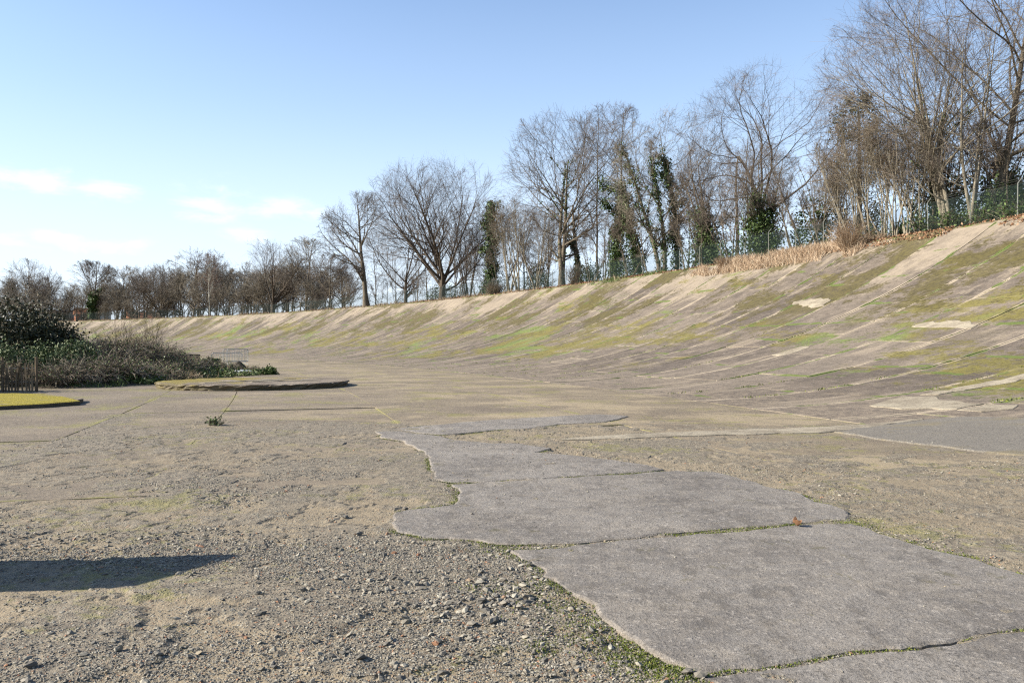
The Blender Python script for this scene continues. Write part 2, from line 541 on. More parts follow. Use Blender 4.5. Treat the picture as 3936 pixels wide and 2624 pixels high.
def m_flatslab(N):
    p = N.pos()
    ed = N.sep(N.uv('edge'))
    e2 = N.sep(N.uv('edge2'))
    du = N.math('MINIMUM', ed[0], ed[1])
    dv = N.math('MINIMUM', e2[0], e2[1])
    mott = N.noise(p, 0.42, 8, 0.70)
    c = N.mix(N.step(mott, 0.36, 0.62), (0.195, 0.155, 0.122), (0.365, 0.295, 0.215))
    c = N.mix(N.math('MULTIPLY', N.rnd(), 0.28), c, (0.23, 0.19, 0.158))
    fv = N.sep(N.uv('polar'))[1]
    c = N.mix(N.math('MULTIPLY', N.math('SUBTRACT', 1.0, N.step(fv, 275.0, 286.0)), 0.75), c, N.mix(mott, (0.150, 0.122, 0.102), (0.235, 0.195, 0.165)))
    c = N.mix(N.math('MULTIPLY', N.step(N.math('ADD', fv, N.math('MULTIPLY', N.math('SUBTRACT', mott, 0.5), 16.0)), 284.5, 290.5), 0.6), c, N.mix(mott, (0.145, 0.118, 0.094), (0.25, 0.205, 0.16)))
    s = N.noise(p, 18.0, 5, 0.84)
    g2 = N.noise(p, 6.0, 7, 0.80)
    c = N.mix(N.math('MULTIPLY', N.step(g2, 0.52, 0.63), 0.62), c, (0.095, 0.078, 0.063))
    c = N.mix(N.math('MULTIPLY', N.step(s, 0.52, 0.62), 0.6), c, (0.46, 0.385, 0.295))
    band = N.noise(N.scale(p, (0.30, 0.42, 1), (5, 5, 0)), 1.0, 7, 0.72)
    c = N.mix(N.math('MULTIPLY', N.math('MULTIPLY', N.step(band, 0.50, 0.57), N.step(fv, 268.0, 285.0)), 0.6), c, (0.42, 0.34, 0.24))
    crum = N.noise(N.scale(p, (0.20, 0.26, 1), (1, 8, 0)), 1.0, 8, 0.74)
    c = N.mix(N.math('MULTIPLY', N.step(crum, 0.52, 0.56), 0.55), c, N.mix(N.step(g2, 0.40, 0.60), (0.115, 0.093, 0.075), (0.28, 0.23, 0.18)))
    m = N.step(N.math('ADD', N.math('MULTIPLY', N.noise(p, 0.5, 4), 0.5), N.math('MULTIPLY', g2, 0.5)), 0.53, 0.59)
    c = N.mix(N.math('MULTIPLY', m, 0.6), c, (0.26, 0.245, 0.075))
    jn = N.math('SUBTRACT', N.math('MINIMUM', du, dv), N.math('MULTIPLY', N.step(N.noise(p, 0.6, 5, 0.65), 0.42, 0.64), 0.13))
    c = N.mix(N.math('MULTIPLY', N.math('SUBTRACT', 1.0, N.step(jn, -0.07, 0.0)), 0.75), c, (0.29, 0.27, 0.105))
    return c, N.bump(N.math('ADD', s, N.noise(p, 5.0, 6, 0.7)), 0.8, 0.02)


def m_platform(N):
    p = N.pos()
    x, y, z = N.sep(p)
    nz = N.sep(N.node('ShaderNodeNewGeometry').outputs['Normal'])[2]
    c = N.mix(N.step(N.noise(p, 0.9, 7, 0.7), 0.36, 0.64), (0.17, 0.135, 0.11), (0.33, 0.275, 0.225))
    c = N.mix(N.math('MULTIPLY', N.step(N.noise(p, 11.0, 6, 0.75), 0.52, 0.64), 0.6), c, (0.085, 0.07, 0.058))
    c = N.mix(N.math('MULTIPLY', N.math('SUBTRACT', 1.0, N.step(nz, 0.2, 0.7)), 0.8), c, N.mix(N.noise(p, 7.0, 5, 0.75), (0.08, 0.067, 0.045), (0.24, 0.20, 0.12)))  # dark side faces: dirt and moss, plus the front's shade painted in
    m = N.math('ADD', N.math('MULTIPLY', N.noise(p, 0.8, 6, 0.7), 1.0), N.math('MULTIPLY', N.math('ADD', x, 10.35), -0.055))
    m = N.math('ADD', m, N.math('MULTIPLY', N.math('SUBTRACT', y, 32.1), 0.022))
    c = N.mix(N.math('MULTIPLY', N.math('MULTIPLY', N.step(m, 0.50, 0.62), N.math('ADD', 0.25, N.math('MULTIPLY', N.step(nz, 0.3, 0.8), 0.65))), 0.9), c, (0.27, 0.215, 0.03))
    return c, N.bump(N.noise(p, 9.0, 6, 0.75), 0.9, 0.05)


def m_yellowmoss(N):
    p = N.pos()
    nz = N.sep(N.node('ShaderNodeNewGeometry').outputs['Normal'])[2]
    k = N.mix(N.noise(p, 6.0, 5, 0.7), (0.07, 0.058, 0.045), (0.20, 0.17, 0.13))
    c = N.mix(N.noise(p, 9.0, 5, 0.75), (0.19, 0.165, 0.012), (0.46, 0.37, 0.03))
    c = N.mix(N.step(N.noise(N.scale(p, (0.5, 1.5, 1)), 0.9, 6, 0.7), 0.55, 0.62), c, (0.23, 0.195, 0.16))
    return N.mix(N.step(nz, 0.4, 0.8), k, c), N.bump(N.noise(p, 20.0, 5, 0.75), 0.9, 0.05)


def m_soil(N):
    p = N.pos()
    c = N.mix(N.noise(p, 1.2, 5, 0.65), (0.06, 0.045, 0.03), (0.17, 0.13, 0.085))
    c = N.mix(N.step(N.noise(p, 0.6, 4), 0.5, 0.6), c, (0.055, 0.085, 0.022))
    return c, N.bump(N.noise(p, 6.0, 5, 0.7), 0.8, 0.08)


def m_verge(N):
    p = N.pos()
    c = N.mix(N.noise(p, 2.2, 5, 0.65), (0.17, 0.105, 0.06), (0.34, 0.235, 0.145))
    c = N.mix(N.math('MULTIPLY', N.step(N.noise(p, 0.4, 4), 0.54, 0.64), 0.7), c, (0.10, 0.13, 0.035))
    return c, N.bump(N.noise(p, 9.0, 5, 0.7), 0.9, 0.06)


def m_field(N):
    p = N.pos()
    c = N.mix(N.noise(p, 0.2, 5, 0.6), (0.07, 0.085, 0.028), (0.14, 0.12, 0.055))
    return c, None


def m_stone(N):
    t = N.attr('tint')
    p = N.pos()
    r = N.node('ShaderNodeValToRGB')
    N.put(r.inputs[0], t)
    cr = r.color_ramp
    cr.elements[0].color = (0.10, 0.095, 0.09, 1)
    cr.elements[1].position = 0.98
    cr.elements[1].color = (0.42, 0.20, 0.11, 1)
    for q, col in ((0.25, (0.19, 0.175, 0.16, 1)), (0.5, (0.29, 0.26, 0.225, 1)), (0.72, (0.37, 0.335, 0.285, 1)), (0.90, (0.47, 0.44, 0.39, 1)), (0.955, (0.35, 0.28, 0.20, 1))):
        e = cr.elements.new(q)
        e.color = col
    c = N.mix(N.math('MULTIPLY', N.noise(p, 90.0, 4, 0.7), 0.45), r.outputs[0], (0.16, 0.14, 0.115))
    return c, None


def bark(dark, lite, sc=9.0):
    def fn(N):
        p = N.pos()
        n = N.noise(N.scale(p, (1, 1, 0.3)), sc, 5, 0.7)
        c = N.mix(N.step(n, 0.32, 0.68), dark, lite)
        return c, N.bump(n, 0.7, 0.04)
    return fn


def leafmat(a, b, c3):
    def fn(N):
        t = N.attr('tint')
        c = N.mix(t, a, b)
        c = N.mix(N.math('GREATER_THAN', t, 0.86), c, c3)
        return c, None
    return fn


def flat(c):
    return lambda N: (N.mix(N.noise(N.pos(), 6.0, 4, 0.6), tuple(0.78 * k for k in c), tuple(min(1, 1.15 * k) for k in c)), None)


material('slab_concrete', m_slab, warm=0.97)
material('flat_concrete', m_flatslab, warm=0.89)
material('bed', m_bed, warm=0.88)
material('joint_fill', lambda N: (N.mix(N.step(N.noise(N.pos(), 0.9, 5, 0.7), 0.42, 0.58), N.mix(N.noise(N.pos(), 4.0, 5, 0.7), (0.13, 0.105, 0.078), (0.27, 0.215, 0.155)), (0.12, 0.155, 0.035)), N.bump(N.noise(N.pos(), 20.0, 4, 0.7), 0.8, 0.02)))
material('front_concrete', m_frontslab, warm=0.98)
material('asphalt', m_asphalt, 0.85)
material('patch_concrete', m_patch)
material('platform_concrete', m_platform)
material('yellow_moss', m_yellowmoss)
material('soil', m_soil)
material('verge', m_verge)
material('field', m_field)
material('stone', m_stone, 0.8, 0.3)
material('bark_grey', bark((0.085, 0.068, 0.052), (0.235, 0.195, 0.15)))
material('bark_dark', bark((0.055, 0.042, 0.034), (0.16, 0.125, 0.098)))
material('bark_pale', bark((0.17, 0.145, 0.115), (0.40, 0.355, 0.29)))
material('bark_birch', bark((0.30, 0.28, 0.25), (0.62, 0.60, 0.56), 5.0))
material('twig_brown', bark((0.150, 0.120, 0.108), (0.25, 0.205, 0.185), 2.0))
material('twig_grey', bark((0.26, 0.225, 0.19), (0.41, 0.36, 0.30), 2.0))
material('twig_red', bark((0.19, 0.115, 0.092), (0.29, 0.185, 0.15), 2.0))
material('twig_tan', bark((0.155, 0.120, 0.094), (0.28, 0.22, 0.175), 2.0))
material('ivy_leaf', leafmat((0.030, 0.058, 0.018), (0.098, 0.150, 0.045), (0.15, 0.21, 0.075)), 0.65, 0.2)
material('laurel_leaf', leafmat((0.07, 0.105, 0.04), (0.165, 0.21, 0.09), (0.25, 0.28, 0.15)), 0.65, 0.2)
material('holly_leaf', leafmat((0.026, 0.034, 0.015), (0.075, 0.080, 0.034), (0.13, 0.105, 0.055)), 0.6, 0.25)
material('conifer_needle', leafmat((0.030, 0.036, 0.016), (0.085, 0.080, 0.036), (0.14, 0.115, 0.06)), 0.8)
material('weed_leaf', leafmat((0.065, 0.11, 0.025), (0.135, 0.19, 0.05), (0.20, 0.24, 0.09)), 0.6)
material('dry_stem', leafmat((0.20, 0.145, 0.09), (0.43, 0.34, 0.235), (0.58, 0.48, 0.36)), 0.8)
material('bramble_stem', leafmat((0.15, 0.115, 0.088), (0.37, 0.30, 0.23), (0.60, 0.52, 0.42)), 0.8)
material('russet_grass', leafmat((0.36, 0.24, 0.16), (0.66, 0.50, 0.37), (0.82, 0.68, 0.54)), 0.8)
material('dead_leaf', leafmat((0.17, 0.085, 0.045), (0.37, 0.21, 0.125), (0.48, 0.32, 0.22)), 0.7)
material('moss', leafmat((0.075, 0.10, 0.020), (0.17, 0.21, 0.040), (0.24, 0.26, 0.06)), 0.9)
material('fence_green', flat((0.035, 0.060, 0.055)), 0.6)
material('fence_post', flat((0.23, 0.24, 0.23)), 0.6)
material('galvanised', flat((0.50, 0.53, 0.56)), 0.4)
material('old_timber', bark((0.10, 0.072, 0.05), (0.29, 0.22, 0.15), 5.0))
material('dark_timber', bark((0.03, 0.025, 0.02), (0.09, 0.075, 0.06), 5.0))
material('brick_wall', flat((0.36, 0.14, 0.075)))
material('white_wall', flat((0.66, 0.68, 0.70)))
material('roof_slate', flat((0.12, 0.12, 0.135)))
material('roof_tile', flat((0.40, 0.16, 0.08)))
material('glass_dark', flat((0.04, 0.05, 0.06)), 0.15, 0.6)
material('concrete_block', m_patch)

# ------------------------------------------------------------------ the setting: field, bed of the track, plateau behind the crest
rng = np.random.default_rng(11)
g = Geo()
a_ = np.linspace(0, 2 * np.pi, 65)[:-1]
ringv = np.concatenate([np.stack([rr * np.cos(a_), rr * np.sin(a_), np.full(64, -0.09)], -1) for rr in (1.0, 60, 400, 3000)])
qi = np.arange(64)
q_ = np.concatenate([np.stack([k * 64 + qi, (k + 1) * 64 + qi, (k + 1) * 64 + (qi + 1) % 64, k * 64 + (qi + 1) % 64], -1) for k in range(3)])
me = arr_mesh('ground', np.concatenate([ringv, [[0, 0, -0.09]]]), [q_, np.stack([qi, (qi + 1) % 64, np.full(64, 256)], -1)])
ground = tag(link('ground', me, None, 'field'), 'flat field of rough grass and soil around the old track', kind='structure')


def polar_sheet(name, rs, ths, zf, mat, attrs=False):
    RR, TT = np.meshgrid(np.asarray(rs, float), np.asarray(ths, float), indexing='ij')
    X, Y = pol(RR, TT)
    V = np.stack([X, Y, zf(RR, TT, X, Y)], -1).reshape(-1, 3)
    n, m = RR.shape
    i = np.arange(n * m).reshape(n, m)
    q = np.stack([i[:-1, :-1], i[1:, :-1], i[1:, 1:], i[:-1, 1:]], -1).reshape(-1, 4)
    uv = np.stack([TT * 300, RR], -1).reshape(-1, 2)
    me = arr_mesh(name, V, [q], True, {'polar': uv}, {'crust': np.zeros(n * m)} if attrs else None)
    return link(name, me, None, mat)


TH0, TH1 = R(-12), R(82)
bed = polar_sheet('track_bed', np.concatenate([np.arange(250, 290, 2.0), np.arange(290, 316.7, 0.7), [316.62]]),
                  np.linspace(TH0, TH1, 380), lambda r, t, x, y: hz(r) - 0.030, 'joint_fill', True)
tag(bed, 'sand and grit bed showing between the concrete slabs', kind='structure')


def plateau_z(r, t, x, y):
    z = np.interp(r, [316.6, 317.2, 319.0, 323, 332, 345, 1200], [CREST - 0.07, CREST + 0.10, CREST + 0.12, CREST - 0.3, 7.4, 7.0, 6.0])
    n = (fbm(x, y, 0.35, 4) - 0.5) * 0.55 * sstep(r, 316.7, 318.5)
    return z + n


plateau = polar_sheet('embankment_top', np.concatenate([np.arange(316.55, 324, 0.4), [326, 330, 336, 345, 380, 500, 900]]),
                      np.linspace(TH0, TH1, 700), plateau_z, 'verge')
tag(plateau, 'leaf strewn earth along the top of the banking', kind='structure')


def plat(x, y):
    r = radius(x, y)
    return float(plateau_z(np.array([r]), None, np.array([x]), np.array([y]))[0])


# ------------------------------------------------------------------ traced slabs of the foreground (pixels of the photograph -> ground)
A1 = [(1937, 2119), (2002, 2156), (2080, 2198), (2083, 2224), (2133, 2233), (2193, 2287), (2276, 2329), (2324, 2388), (2377, 2436), (2455, 2483), (2526, 2531), (2633, 2579), (2672, 2604),
      (2800, 2588), (3000, 2560), (3200, 2531), (3400, 2496), (3600, 2478), (3800, 2440), (4000, 2418), (4400, 2380), (4400, 2290), (4150, 2250), (3936, 2212), (3822, 2183), (3748, 2160), (3656, 2137), (3576, 2120), (3455, 2082), (3346, 2037), (3266, 2016), (3059, 2028), (2880, 2045), (2687, 2060), (2500, 2078), (2300, 2098), (2100, 2114)]
A2 = [(2690, 2616), (2800, 2597), (3000, 2569), (3200, 2540), (3400, 2505), (3600, 2487), (3800, 2449), (4000, 2427), (4500, 2390), (4500, 2990), (2940, 2990), (2800, 2680)]
B = [(1499, 1992), (1504, 2031), (1524, 2054), (1575, 2059), (1627, 2074), (1739, 2077), (1815, 2082), (1877, 2097), (1958, 2104), (2100, 2101), (2300, 2085), (2500, 2064), (2687, 2046), (2880, 2033), (3059, 2015), (3200, 2005), (3258, 2001), (3271, 1988), (3254, 1968), (3203, 1948), (3145, 1936), (3071, 1902), (3025, 1890), (2950, 1876), (2910, 1859), (2864, 1850), (2801, 1830), (2726, 1818), (2600, 1814), (2520, 1819), (2400, 1829), (2250, 1836), (2065, 1849), (1900, 1858), (1739, 1869), (1764, 1903), (1759, 1931), (1739, 1944), (1657, 1957), (1565, 1967), (1519, 1977)]
C = [(1438, 1661), (1479, 1686), (1555, 1699), (1591, 1724), (1632, 1742), (1652, 1770), (1665, 1796), (1678, 1832), (1708, 1857), (1737, 1863), (1900, 1853), (2065, 1844), (2250, 1831), (2400, 1823), (2520, 1813), (2560, 1807), (2500, 1794), (2371, 1775), (2244, 1757), (2130, 1748), (2060, 1743), (2116, 1726), (2014, 1709), (1887, 1706), (1759, 1694), (1680, 1677), (1600, 1668), (1530, 1660)]
D = [(1455, 1656), (1555, 1645), (1700, 1632), (1887, 1615), (2100, 1603), (2300, 1593), (2420, 1600), (2330, 1622), (2150, 1632), (2040, 1647), (1880, 1655), (1760, 1668), (1690, 1672), (1605, 1663), (1540, 1655)]
E_ = [(3197, 1660), (3340, 1645), (3442, 1628), (3561, 1614), (3714, 1602), (3936, 1607), (4200, 1612), (4300, 1800), (3936, 1752), (3748, 1735), (3612, 1715), (3476, 1701), (3340, 1682), (3248, 1669)]
STRIP = [(2150, 1690), (2300, 1676), (2600, 1662), (2900, 1650), (3190, 1640), (3420, 1622), (3540, 1608), (3545, 1613), (3435, 1629), (3335, 1646), (3190, 1661), (2900, 1668), (2600, 1676), (2300, 1688)]
F_ = [(3337, 1560), (3391, 1543), (3459, 1526), (3588, 1524), (3619, 1539), (3769, 1553), (3680, 1573), (3476, 1572)]
G_ = [(3690, 1577), (3790, 1557), (3918, 1558), (3902, 1574), (3782, 1582)]
H_ = [(3537, 1519), (3700, 1488), (3936, 1441), (4050, 1418), (4050, 1438), (3936, 1460), (3740, 1495), (3605, 1518)]
P1 = [(3047, 1165), (3093, 1152), (3150, 1149), (3203, 1149), (3165, 1178), (3110, 1186)]
P2 = [(3506, 1257), (3562, 1239), (3690, 1234), (3761, 1252), (3731, 1265), (3600, 1258)]
P3 = [(2971, 1366), (3040, 1346), (3103, 1331), (3112, 1336), (3060, 1353), (3011, 1366)]


def rough_outline(poly, seed, amp=0.02, step=0.06):
    """pixel outline -> ground outline, resampled with a broken, uneven edge"""
    P = np.array([at(x, y)[:2] for x, y in poly])
    out = []
    r_ = np.random.default_rng(seed)
    n = len(P)
    for i in range(n):
        a, b = P[i], P[(i + 1) % n]
        L = np.linalg.norm(b - a)
        k = max(1, min(60, int(L / step)))
        for t in np.arange(k) / k:
            q = a + (b - a) * t
            w = amp * min(1.0, L / 0.3)
            jit = (fbm(np.array([q[0]]), np.array([q[1]]), 3.0, 3)[0] - 0.5) * 5 * w + r_.normal(0, 0.28 * w)
            nrm = np.array([-(b - a)[1], (b - a)[0]]) / max(L, 1e-6)
            out.append(q + nrm * jit)
    return np.array(out)


from mathutils.geometry import tessellate_polygon


def slab_mesh(name, outline, top, depth, inset=0.022):
    """slab following the ground: a rounded broken rim and a top face, tessellated"""
    O = outline
    n = len(O)
    d = unit(np.roll(O, -1, 0) - np.roll(O, 1, 0))
    area = 0.5 * np.sum(O[:, 0] * np.roll(O[:, 1], -1) - np.roll(O[:, 0], -1) * O[:, 1])
    nrm = np.stack([-d[:, 1], d[:, 0]], -1) * (1 if area > 0 else -1)
    I = O + nrm * inset
    hb = lambda P: hz(radius(P[:, 0], P[:, 1]))
    V = np.concatenate([np.c_[O, hb(O) + top - depth], np.c_[O, hb(O) + top - 0.010], np.c_[I, hb(I) + top]])
    i = np.arange(n)
    j = (i + 1) % n
    q = np.concatenate([np.stack([i, j, n + j, n + i], -1), np.stack([n + i, n + j, 2 * n + j, 2 * n + i], -1)])
    if area < 0:
        q = q[:, ::-1]
    tri = np.array(tessellate_polygon([[Vector((p[0], p[1], 0)) for p in I]]), np.int64)
    if len(tri):
        a, b, c = I[tri[:, 0]], I[tri[:, 1]], I[tri[:, 2]]
        s = (b[:, 0] - a[:, 0]) * (c[:, 1] - a[:, 1]) - (b[:, 1] - a[:, 1]) * (c[:, 0] - a[:, 0])
        tri = np.where((s > 0)[:, None], tri, tri[:, ::-1]) + 2 * n
    rim = np.concatenate([np.ones(2 * n), np.full(n, 0.75)])
    return arr_mesh(name, V, [q, tri], False, None, {'rim': rim})


track = empty('race_track', (0, 0, 0), 'derelict banked concrete motor racing track curving away to the left', 'race track')
del track['category']
track['kind'] = 'structure'

TR = {}
for k, (key, poly, mat, top, dep, amp) in enumerate((
        ('A1', A1, 'front_concrete', 0.022, 0.09, 0.026), ('A2', A2, 'front_concrete', 0.016, 0.09, 0.020), ('B', B, 'front_concrete', 0.024, 0.09, 0.022),
        ('C', C, 'front_concrete', 0.020, 0.09, 0.03), ('D', D, 'front_concrete', 0.014, 0.08, 0.03),
        ('E', E_, 'asphalt', 0.020, 0.07, 0.05), ('S', STRIP, 'patch_concrete', 0.013, 0.07, 0.04), ('F', F_, 'patch_concrete', 0.022, 0.08, 0.07), ('G', G_, 'patch_concrete', 0.020, 0.08, 0.07),
        ('H', H_, 'patch_concrete', 0.024, 0.08, 0.06), ('P1', P1, 'patch_concrete', 0.030, 0.09, 0.12), ('P2', P2, 'patch_concrete', 0.030, 0.09, 0.12), ('P3', P3, 'patch_concrete', 0.030, 0.09, 0.09))):
    far_ = key in ('P1', 'P2', 'P3', 'F', 'G', 'H', 'E', 'S')
    O = rough_outline(poly, 40 + k, amp, 0.25 if far_ else 0.06)
    if np.sum(O[:, 0] * np.roll(O[:, 1], -1) - np.roll(O[:, 0], -1) * O[:, 1]) < 0:
        O = O[::-1]
    TR[key] = O
    nm = 'asphalt_patch' if key == 'E' else ('repair_patch' if mat == 'patch_concrete' else 'worn_slab')
    o = link(nm, slab_mesh(nm, O, top, dep), track, mat)
    if key == 'E':
        o['label'] = 'smooth dark asphalt patch at the right edge'
    elif nm == 'repair_patch':
        o['label'] = 'pale cement repair patch set in the darker slabs'

# smooth curved-bank top of the patches that lie on the slope needs more than an outline: they are small enough to stay flat

# ------------------------------------------------------------------ eroded ground of the foreground: crusts, hollows and grit as relief
ys = [2.75]
while ys[-1] < 27.0:
    ys.append(ys[-1] + 0.019 + 0.0078 * (ys[-1] - 2.75))
ys = np.array(ys)
xs = np.concatenate([np.arange(-17, -9, 0.11), np.arange(-9, -4, 0.052), np.arange(-4, 2.6, 0.032), np.arange(2.6, 9.0, 0.065), np.arange(9.0, 15, 0.13)])
XX, YY = np.meshgrid(xs, ys, indexing='ij')


def eroded(x, y):
    r, th = radius(x, y), np.arctan2(y - CY, x - CX)
    n1 = fbm(x + 31, y, 0.55, 5)
    n2 = fbm(x, y + 9, 1.7, 5)
    crust = sstep(0.62 * n1 + 0.38 * n2, 0.495, 0.520)
    crust = np.maximum(crust, sstep(fbm(x + 5, y * 1.6, 2.6, 4), 0.56, 0.585) * 0.8)
    base = (fbm(x, y, 0.9, 3) - 0.5) * 0.028
    fine = (fbm(x, y, 9.0, 4) - 0.5) * 0.015
    lump = np.clip(fbm(x + 70, y, 4.0, 3) - 0.52, 0, 1) * 0.10
    z = -0.018 + base * 0.6 + fine + lump * 0.35 + crust * 0.017
    # thins out over the sound slabs farther on
    sink = sstep(y + 5.0 * (fbm(x + 12, y, 0.16, 3) - 0.5) + 0.25 * np.clip(-x - 3.5, 0, 6), 10.5, 21.0)
    z = z + 0.012 - 0.034 * sink + (fbm(x, y, 0.33, 4) - 0.5) * 0.05 * sstep(y, 8, 13)
    return np.maximum(z, -0.05), crust


ZZ, CR = eroded(XX, YY)
rr_ = radius(XX, YY)
edge = np.minimum(sstep(XX, -17, -15.5) * (1 - sstep(XX, 13.5, 14.8)), 1 - sstep(YY, 24, 26.5))
edge = edge * (1 - sstep(rr_, 289.5, 294.5))
ZZ = hz(rr_) + np.where(edge > 0.001, ZZ * edge - 0.07 * (1 - edge), -0.08)
nx, ny = XX.shape
ii = np.arange(nx * ny).reshape(nx, ny)
qq = np.stack([ii[:-1, :-1], ii[1:, :-1], ii[1:, 1:], ii[:-1, 1:]], -1).reshape(-1, 4)
me = arr_mesh('eroded_ground', np.stack([XX, YY, ZZ], -1).reshape(-1, 3), [qq], False, None, {'crust': CR.ravel()})
er = tag(link('eroded_ground', me, None, 'bed'), 'eroded sandy ground where the old concrete has crumbled to grit', kind='structure')

# ------------------------------------------------------------------ slabs of the banking and of the flat track
BAY = R(0.603)
T_OFF = R(13.27)


def slab_piece(r0, r1, t0, t1, seed, lift, gap, nu, nv, edge_amp):
    """one slab in (radius, angle); corners arrive already shared with its neighbours"""
    r_ = np.random.default_rng(seed)
    u = np.linspace(0, 1, nu + 1)
    v = np.linspace(0, 1, nv + 1)
    U, Vv = np.meshgrid(u, v, indexing='ij')
    rr = (r0[0] * (1 - U) + r0[1] * U) * (1 - Vv) + (r1[0] * (1 - U) + r1[1] * U) * Vv
    tt = (t0[0] * (1 - Vv) + t0[1] * Vv) * (1 - U) + (t1[0] * (1 - Vv) + t1[1] * Vv) * U
    w = abs(t1[0] - t0[0]) * 300
    h = abs(r1[0] - r0[0])
    ja = r_.normal(0, edge_amp, U.shape)
    jb = r_.normal(0, edge_amp, U.shape)
    on_u = (U == 0) * 1.0 - (U == 1) * 1.0
    on_v = (Vv == 0) * 1.0 - (Vv == 1) * 1.0
    tt = tt + on_u * (gap / 2 + np.abs(ja)) / 300
    rr = rr + on_v * (gap / 2 + np.abs(jb))
    X, Y = pol(rr, tt)
    tx, ty = r_.normal(0, 0.0022, 2)
    Z = hz(rr) + lift + (U - 0.5) * tx * w * 0.5 + (Vv - 0.5) * ty * h * 0.3
    n, m = U.shape
    top = np.stack([X, Y, Z], -1).reshape(-1, 3)
    i = np.arange(n * m).reshape(n, m)
    q = np.stack([i[:-1, :-1], i[:-1, 1:], i[1:, 1:], i[1:, :-1]], -1).reshape(-1, 4)[:, ::-1]
    bl = np.concatenate([i[:-1, 0], i[-1, :-1], i[:0:-1, -1], i[0, :0:-1]])
    low = top[bl] - np.array([0, 0, 0.05])
    k = len(bl)
    a = np.arange(k)
    s = np.stack([bl, n * m + a, n * m + (a + 1) % k, np.roll(bl, -1)], -1)
    V = np.concatenate([top, low])
    uvp = np.stack([tt * 300, rr], -1).reshape(-1, 2)
    ue = np.stack([U * w, (1 - U) * w], -1).reshape(-1, 2)
    ve = np.stack([Vv * h, (1 - Vv) * h], -1).reshape(-1, 2)
    ext = lambda A: np.concatenate([A, A[bl]])
    return V, np.concatenate([q, s]), ext(uvp), ext(ue), ext(ve), np.full(len(V), r_.random())


class Many:
    def __init__(s):
        s.p, s.n = [], 0
        s.V, s.Q, s.U, s.E, s.E2, s.T = [], [], [], [], [], []

    def add(s, V, Q, U, E1, E2, T):
        s.T.append(T)
        s.V.append(V); s.Q.append(Q + s.n); s.U.append(U); s.E.append(E1); s.E2.append(E2)
        s.n += len(V)

    def mesh(s, name):
        c = np.concatenate
        return arr_mesh(name, c(s.V), [c(s.Q)], False, {'polar': c(s.U), 'edge': c(s.E), 'edge2': c(s.E2)}, {'tone': c(s.T)})


rs = np.random.default_rng(5)
far_bank, far_flat = Many(), Many()
NB0, NB1 = -4, 106
lines = T_OFF + BAY * np.arange(NB0, NB1 + 2)
wob = rs.normal(0, 0.035, (len(lines), 12)) / 300          # each radial joint wanders a little along its length
n_parts = 0


def jline(k, r):
    return lines[k] + np.interp(r, np.linspace(268, 317, 12), wob[k])


foot = {}
for k in range(len(lines) - 1):
    th = lines[k]
    near = th < R(28.5)
    # bank rows: staggered cross joints
    cuts = [290.27]
    while cuts[-1] < 312.0:
        cuts.append(cuts[-1] + rs.uniform(3.4, 6.4))
    cuts = [c for c in cuts if c < 313.6] + [316.55 + rs.uniform(-0.25, 0.05)]
    allrows = [(a, b, False) for a, b in zip(cuts, cuts[1:])]
    foot[k] = cuts[0]
    skew = rs.uniform(-0.15, 0.15) * 0
    for a, b, isflat in allrows:
        rm, tm = (a + b) / 2, th + BAY / 2
        x, y = pol(rm, tm)
        tilt = rs.normal(0, 0.05) if not isflat else rs.normal(0, 0.02)
        r0 = (a + skew, a - skew)
        skew = rs.uniform(-0.22, 0.22) if b < 313.9 else 0.0
        r1 = (b + skew, b - skew)
        t0 = (jline(k, a), jline(k, b))
        t1 = (jline(k + 1, a), jline(k + 1, b))
        dcam = math.hypot(x, y)
        gap = rs.uniform(0.010, 0.034) if not isflat else rs.uniform(0.006, 0.022)
        lift = rs.normal(0, 0.006) if not isflat else rs.normal(0, 0.0025)
        vis = y > 6 and abs(x / y) < 0.72
        part = vis and n_parts < 240 and dcam < 120
        if not vis and y < 30 and x / max(y, 0.1) > 1.3:
            continue
        pieces = [(r0, r1, t0, t1)]
        if rs.random() < 0.25:               # a slab cracked across
            c = a + (b - a) * rs.uniform(0.3, 0.7)
            dc = rs.uniform(-0.35, 0.35)
            pieces = [(r0, (c - dc, c + dc), (t0[0], jline(k, c)), (t1[0], jline(k + 1, c))),
                      ((c - dc, c + dc), r1, (jline(k, c), t0[1]), (jline(k + 1, c), t1[1]))]
        for (p0, p1, q0, q1) in pieces:
            nu, nv = (3, 5) if dcam < 45 else (2, 4)
            res = slab_piece(p0, p1, q0, q1, rs.integers(1 << 30), lift + rs.normal(0, 0.003), gap, nu, nv, 0.011)
            if part:
                m_ = Many(); m_.add(*res)
                nm = 'track_slab' if isflat else 'bank_slab'
                link(nm, m_.mesh(nm), track, 'flat_concrete' if isflat else 'slab_concrete')
                n_parts += 1
            else:
                (far_flat if isflat else far_bank).add(*res)
frows = [267.5, 271.4, 275.0, 277.3, 281.0, 285.4, 290.25]
for a, b in zip(frows, frows[1:]):
    k = int(rs.integers(0, 3))
    while k < len(lines) - 4:
        m_b = int(rs.integers(2, 5))
        k2 = min(k + m_b, len(lines) - 1)
        x, y = pol((a + b) / 2, (lines[k] + lines[k2]) / 2)
        if y > 9.5 and not (x > 0 and y < 12):
            res = slab_piece((a, a), (b, b), (jline(k, a), jline(k, b)), (jline(k2, a), jline(k2, b)), rs.integers(1 << 30), rs.normal(-0.002, 0.0010) - 0.006 * (y < 16), rs.uniform(0.004, 0.014), 6, 4, 0.004)
            if y > 6 and abs(x / y) < 0.72 and y < 62:
                m_ = Many(); m_.add(*res)
                link('track_slab', m_.mesh('track_slab'), track, 'flat_concrete')
            else:
                far_flat.add(*res)
        k = k2
tag(link('distant_bank_slabs', far_bank.mesh('distant_bank_slabs'), track, 'slab_concrete'), kind='stuff')
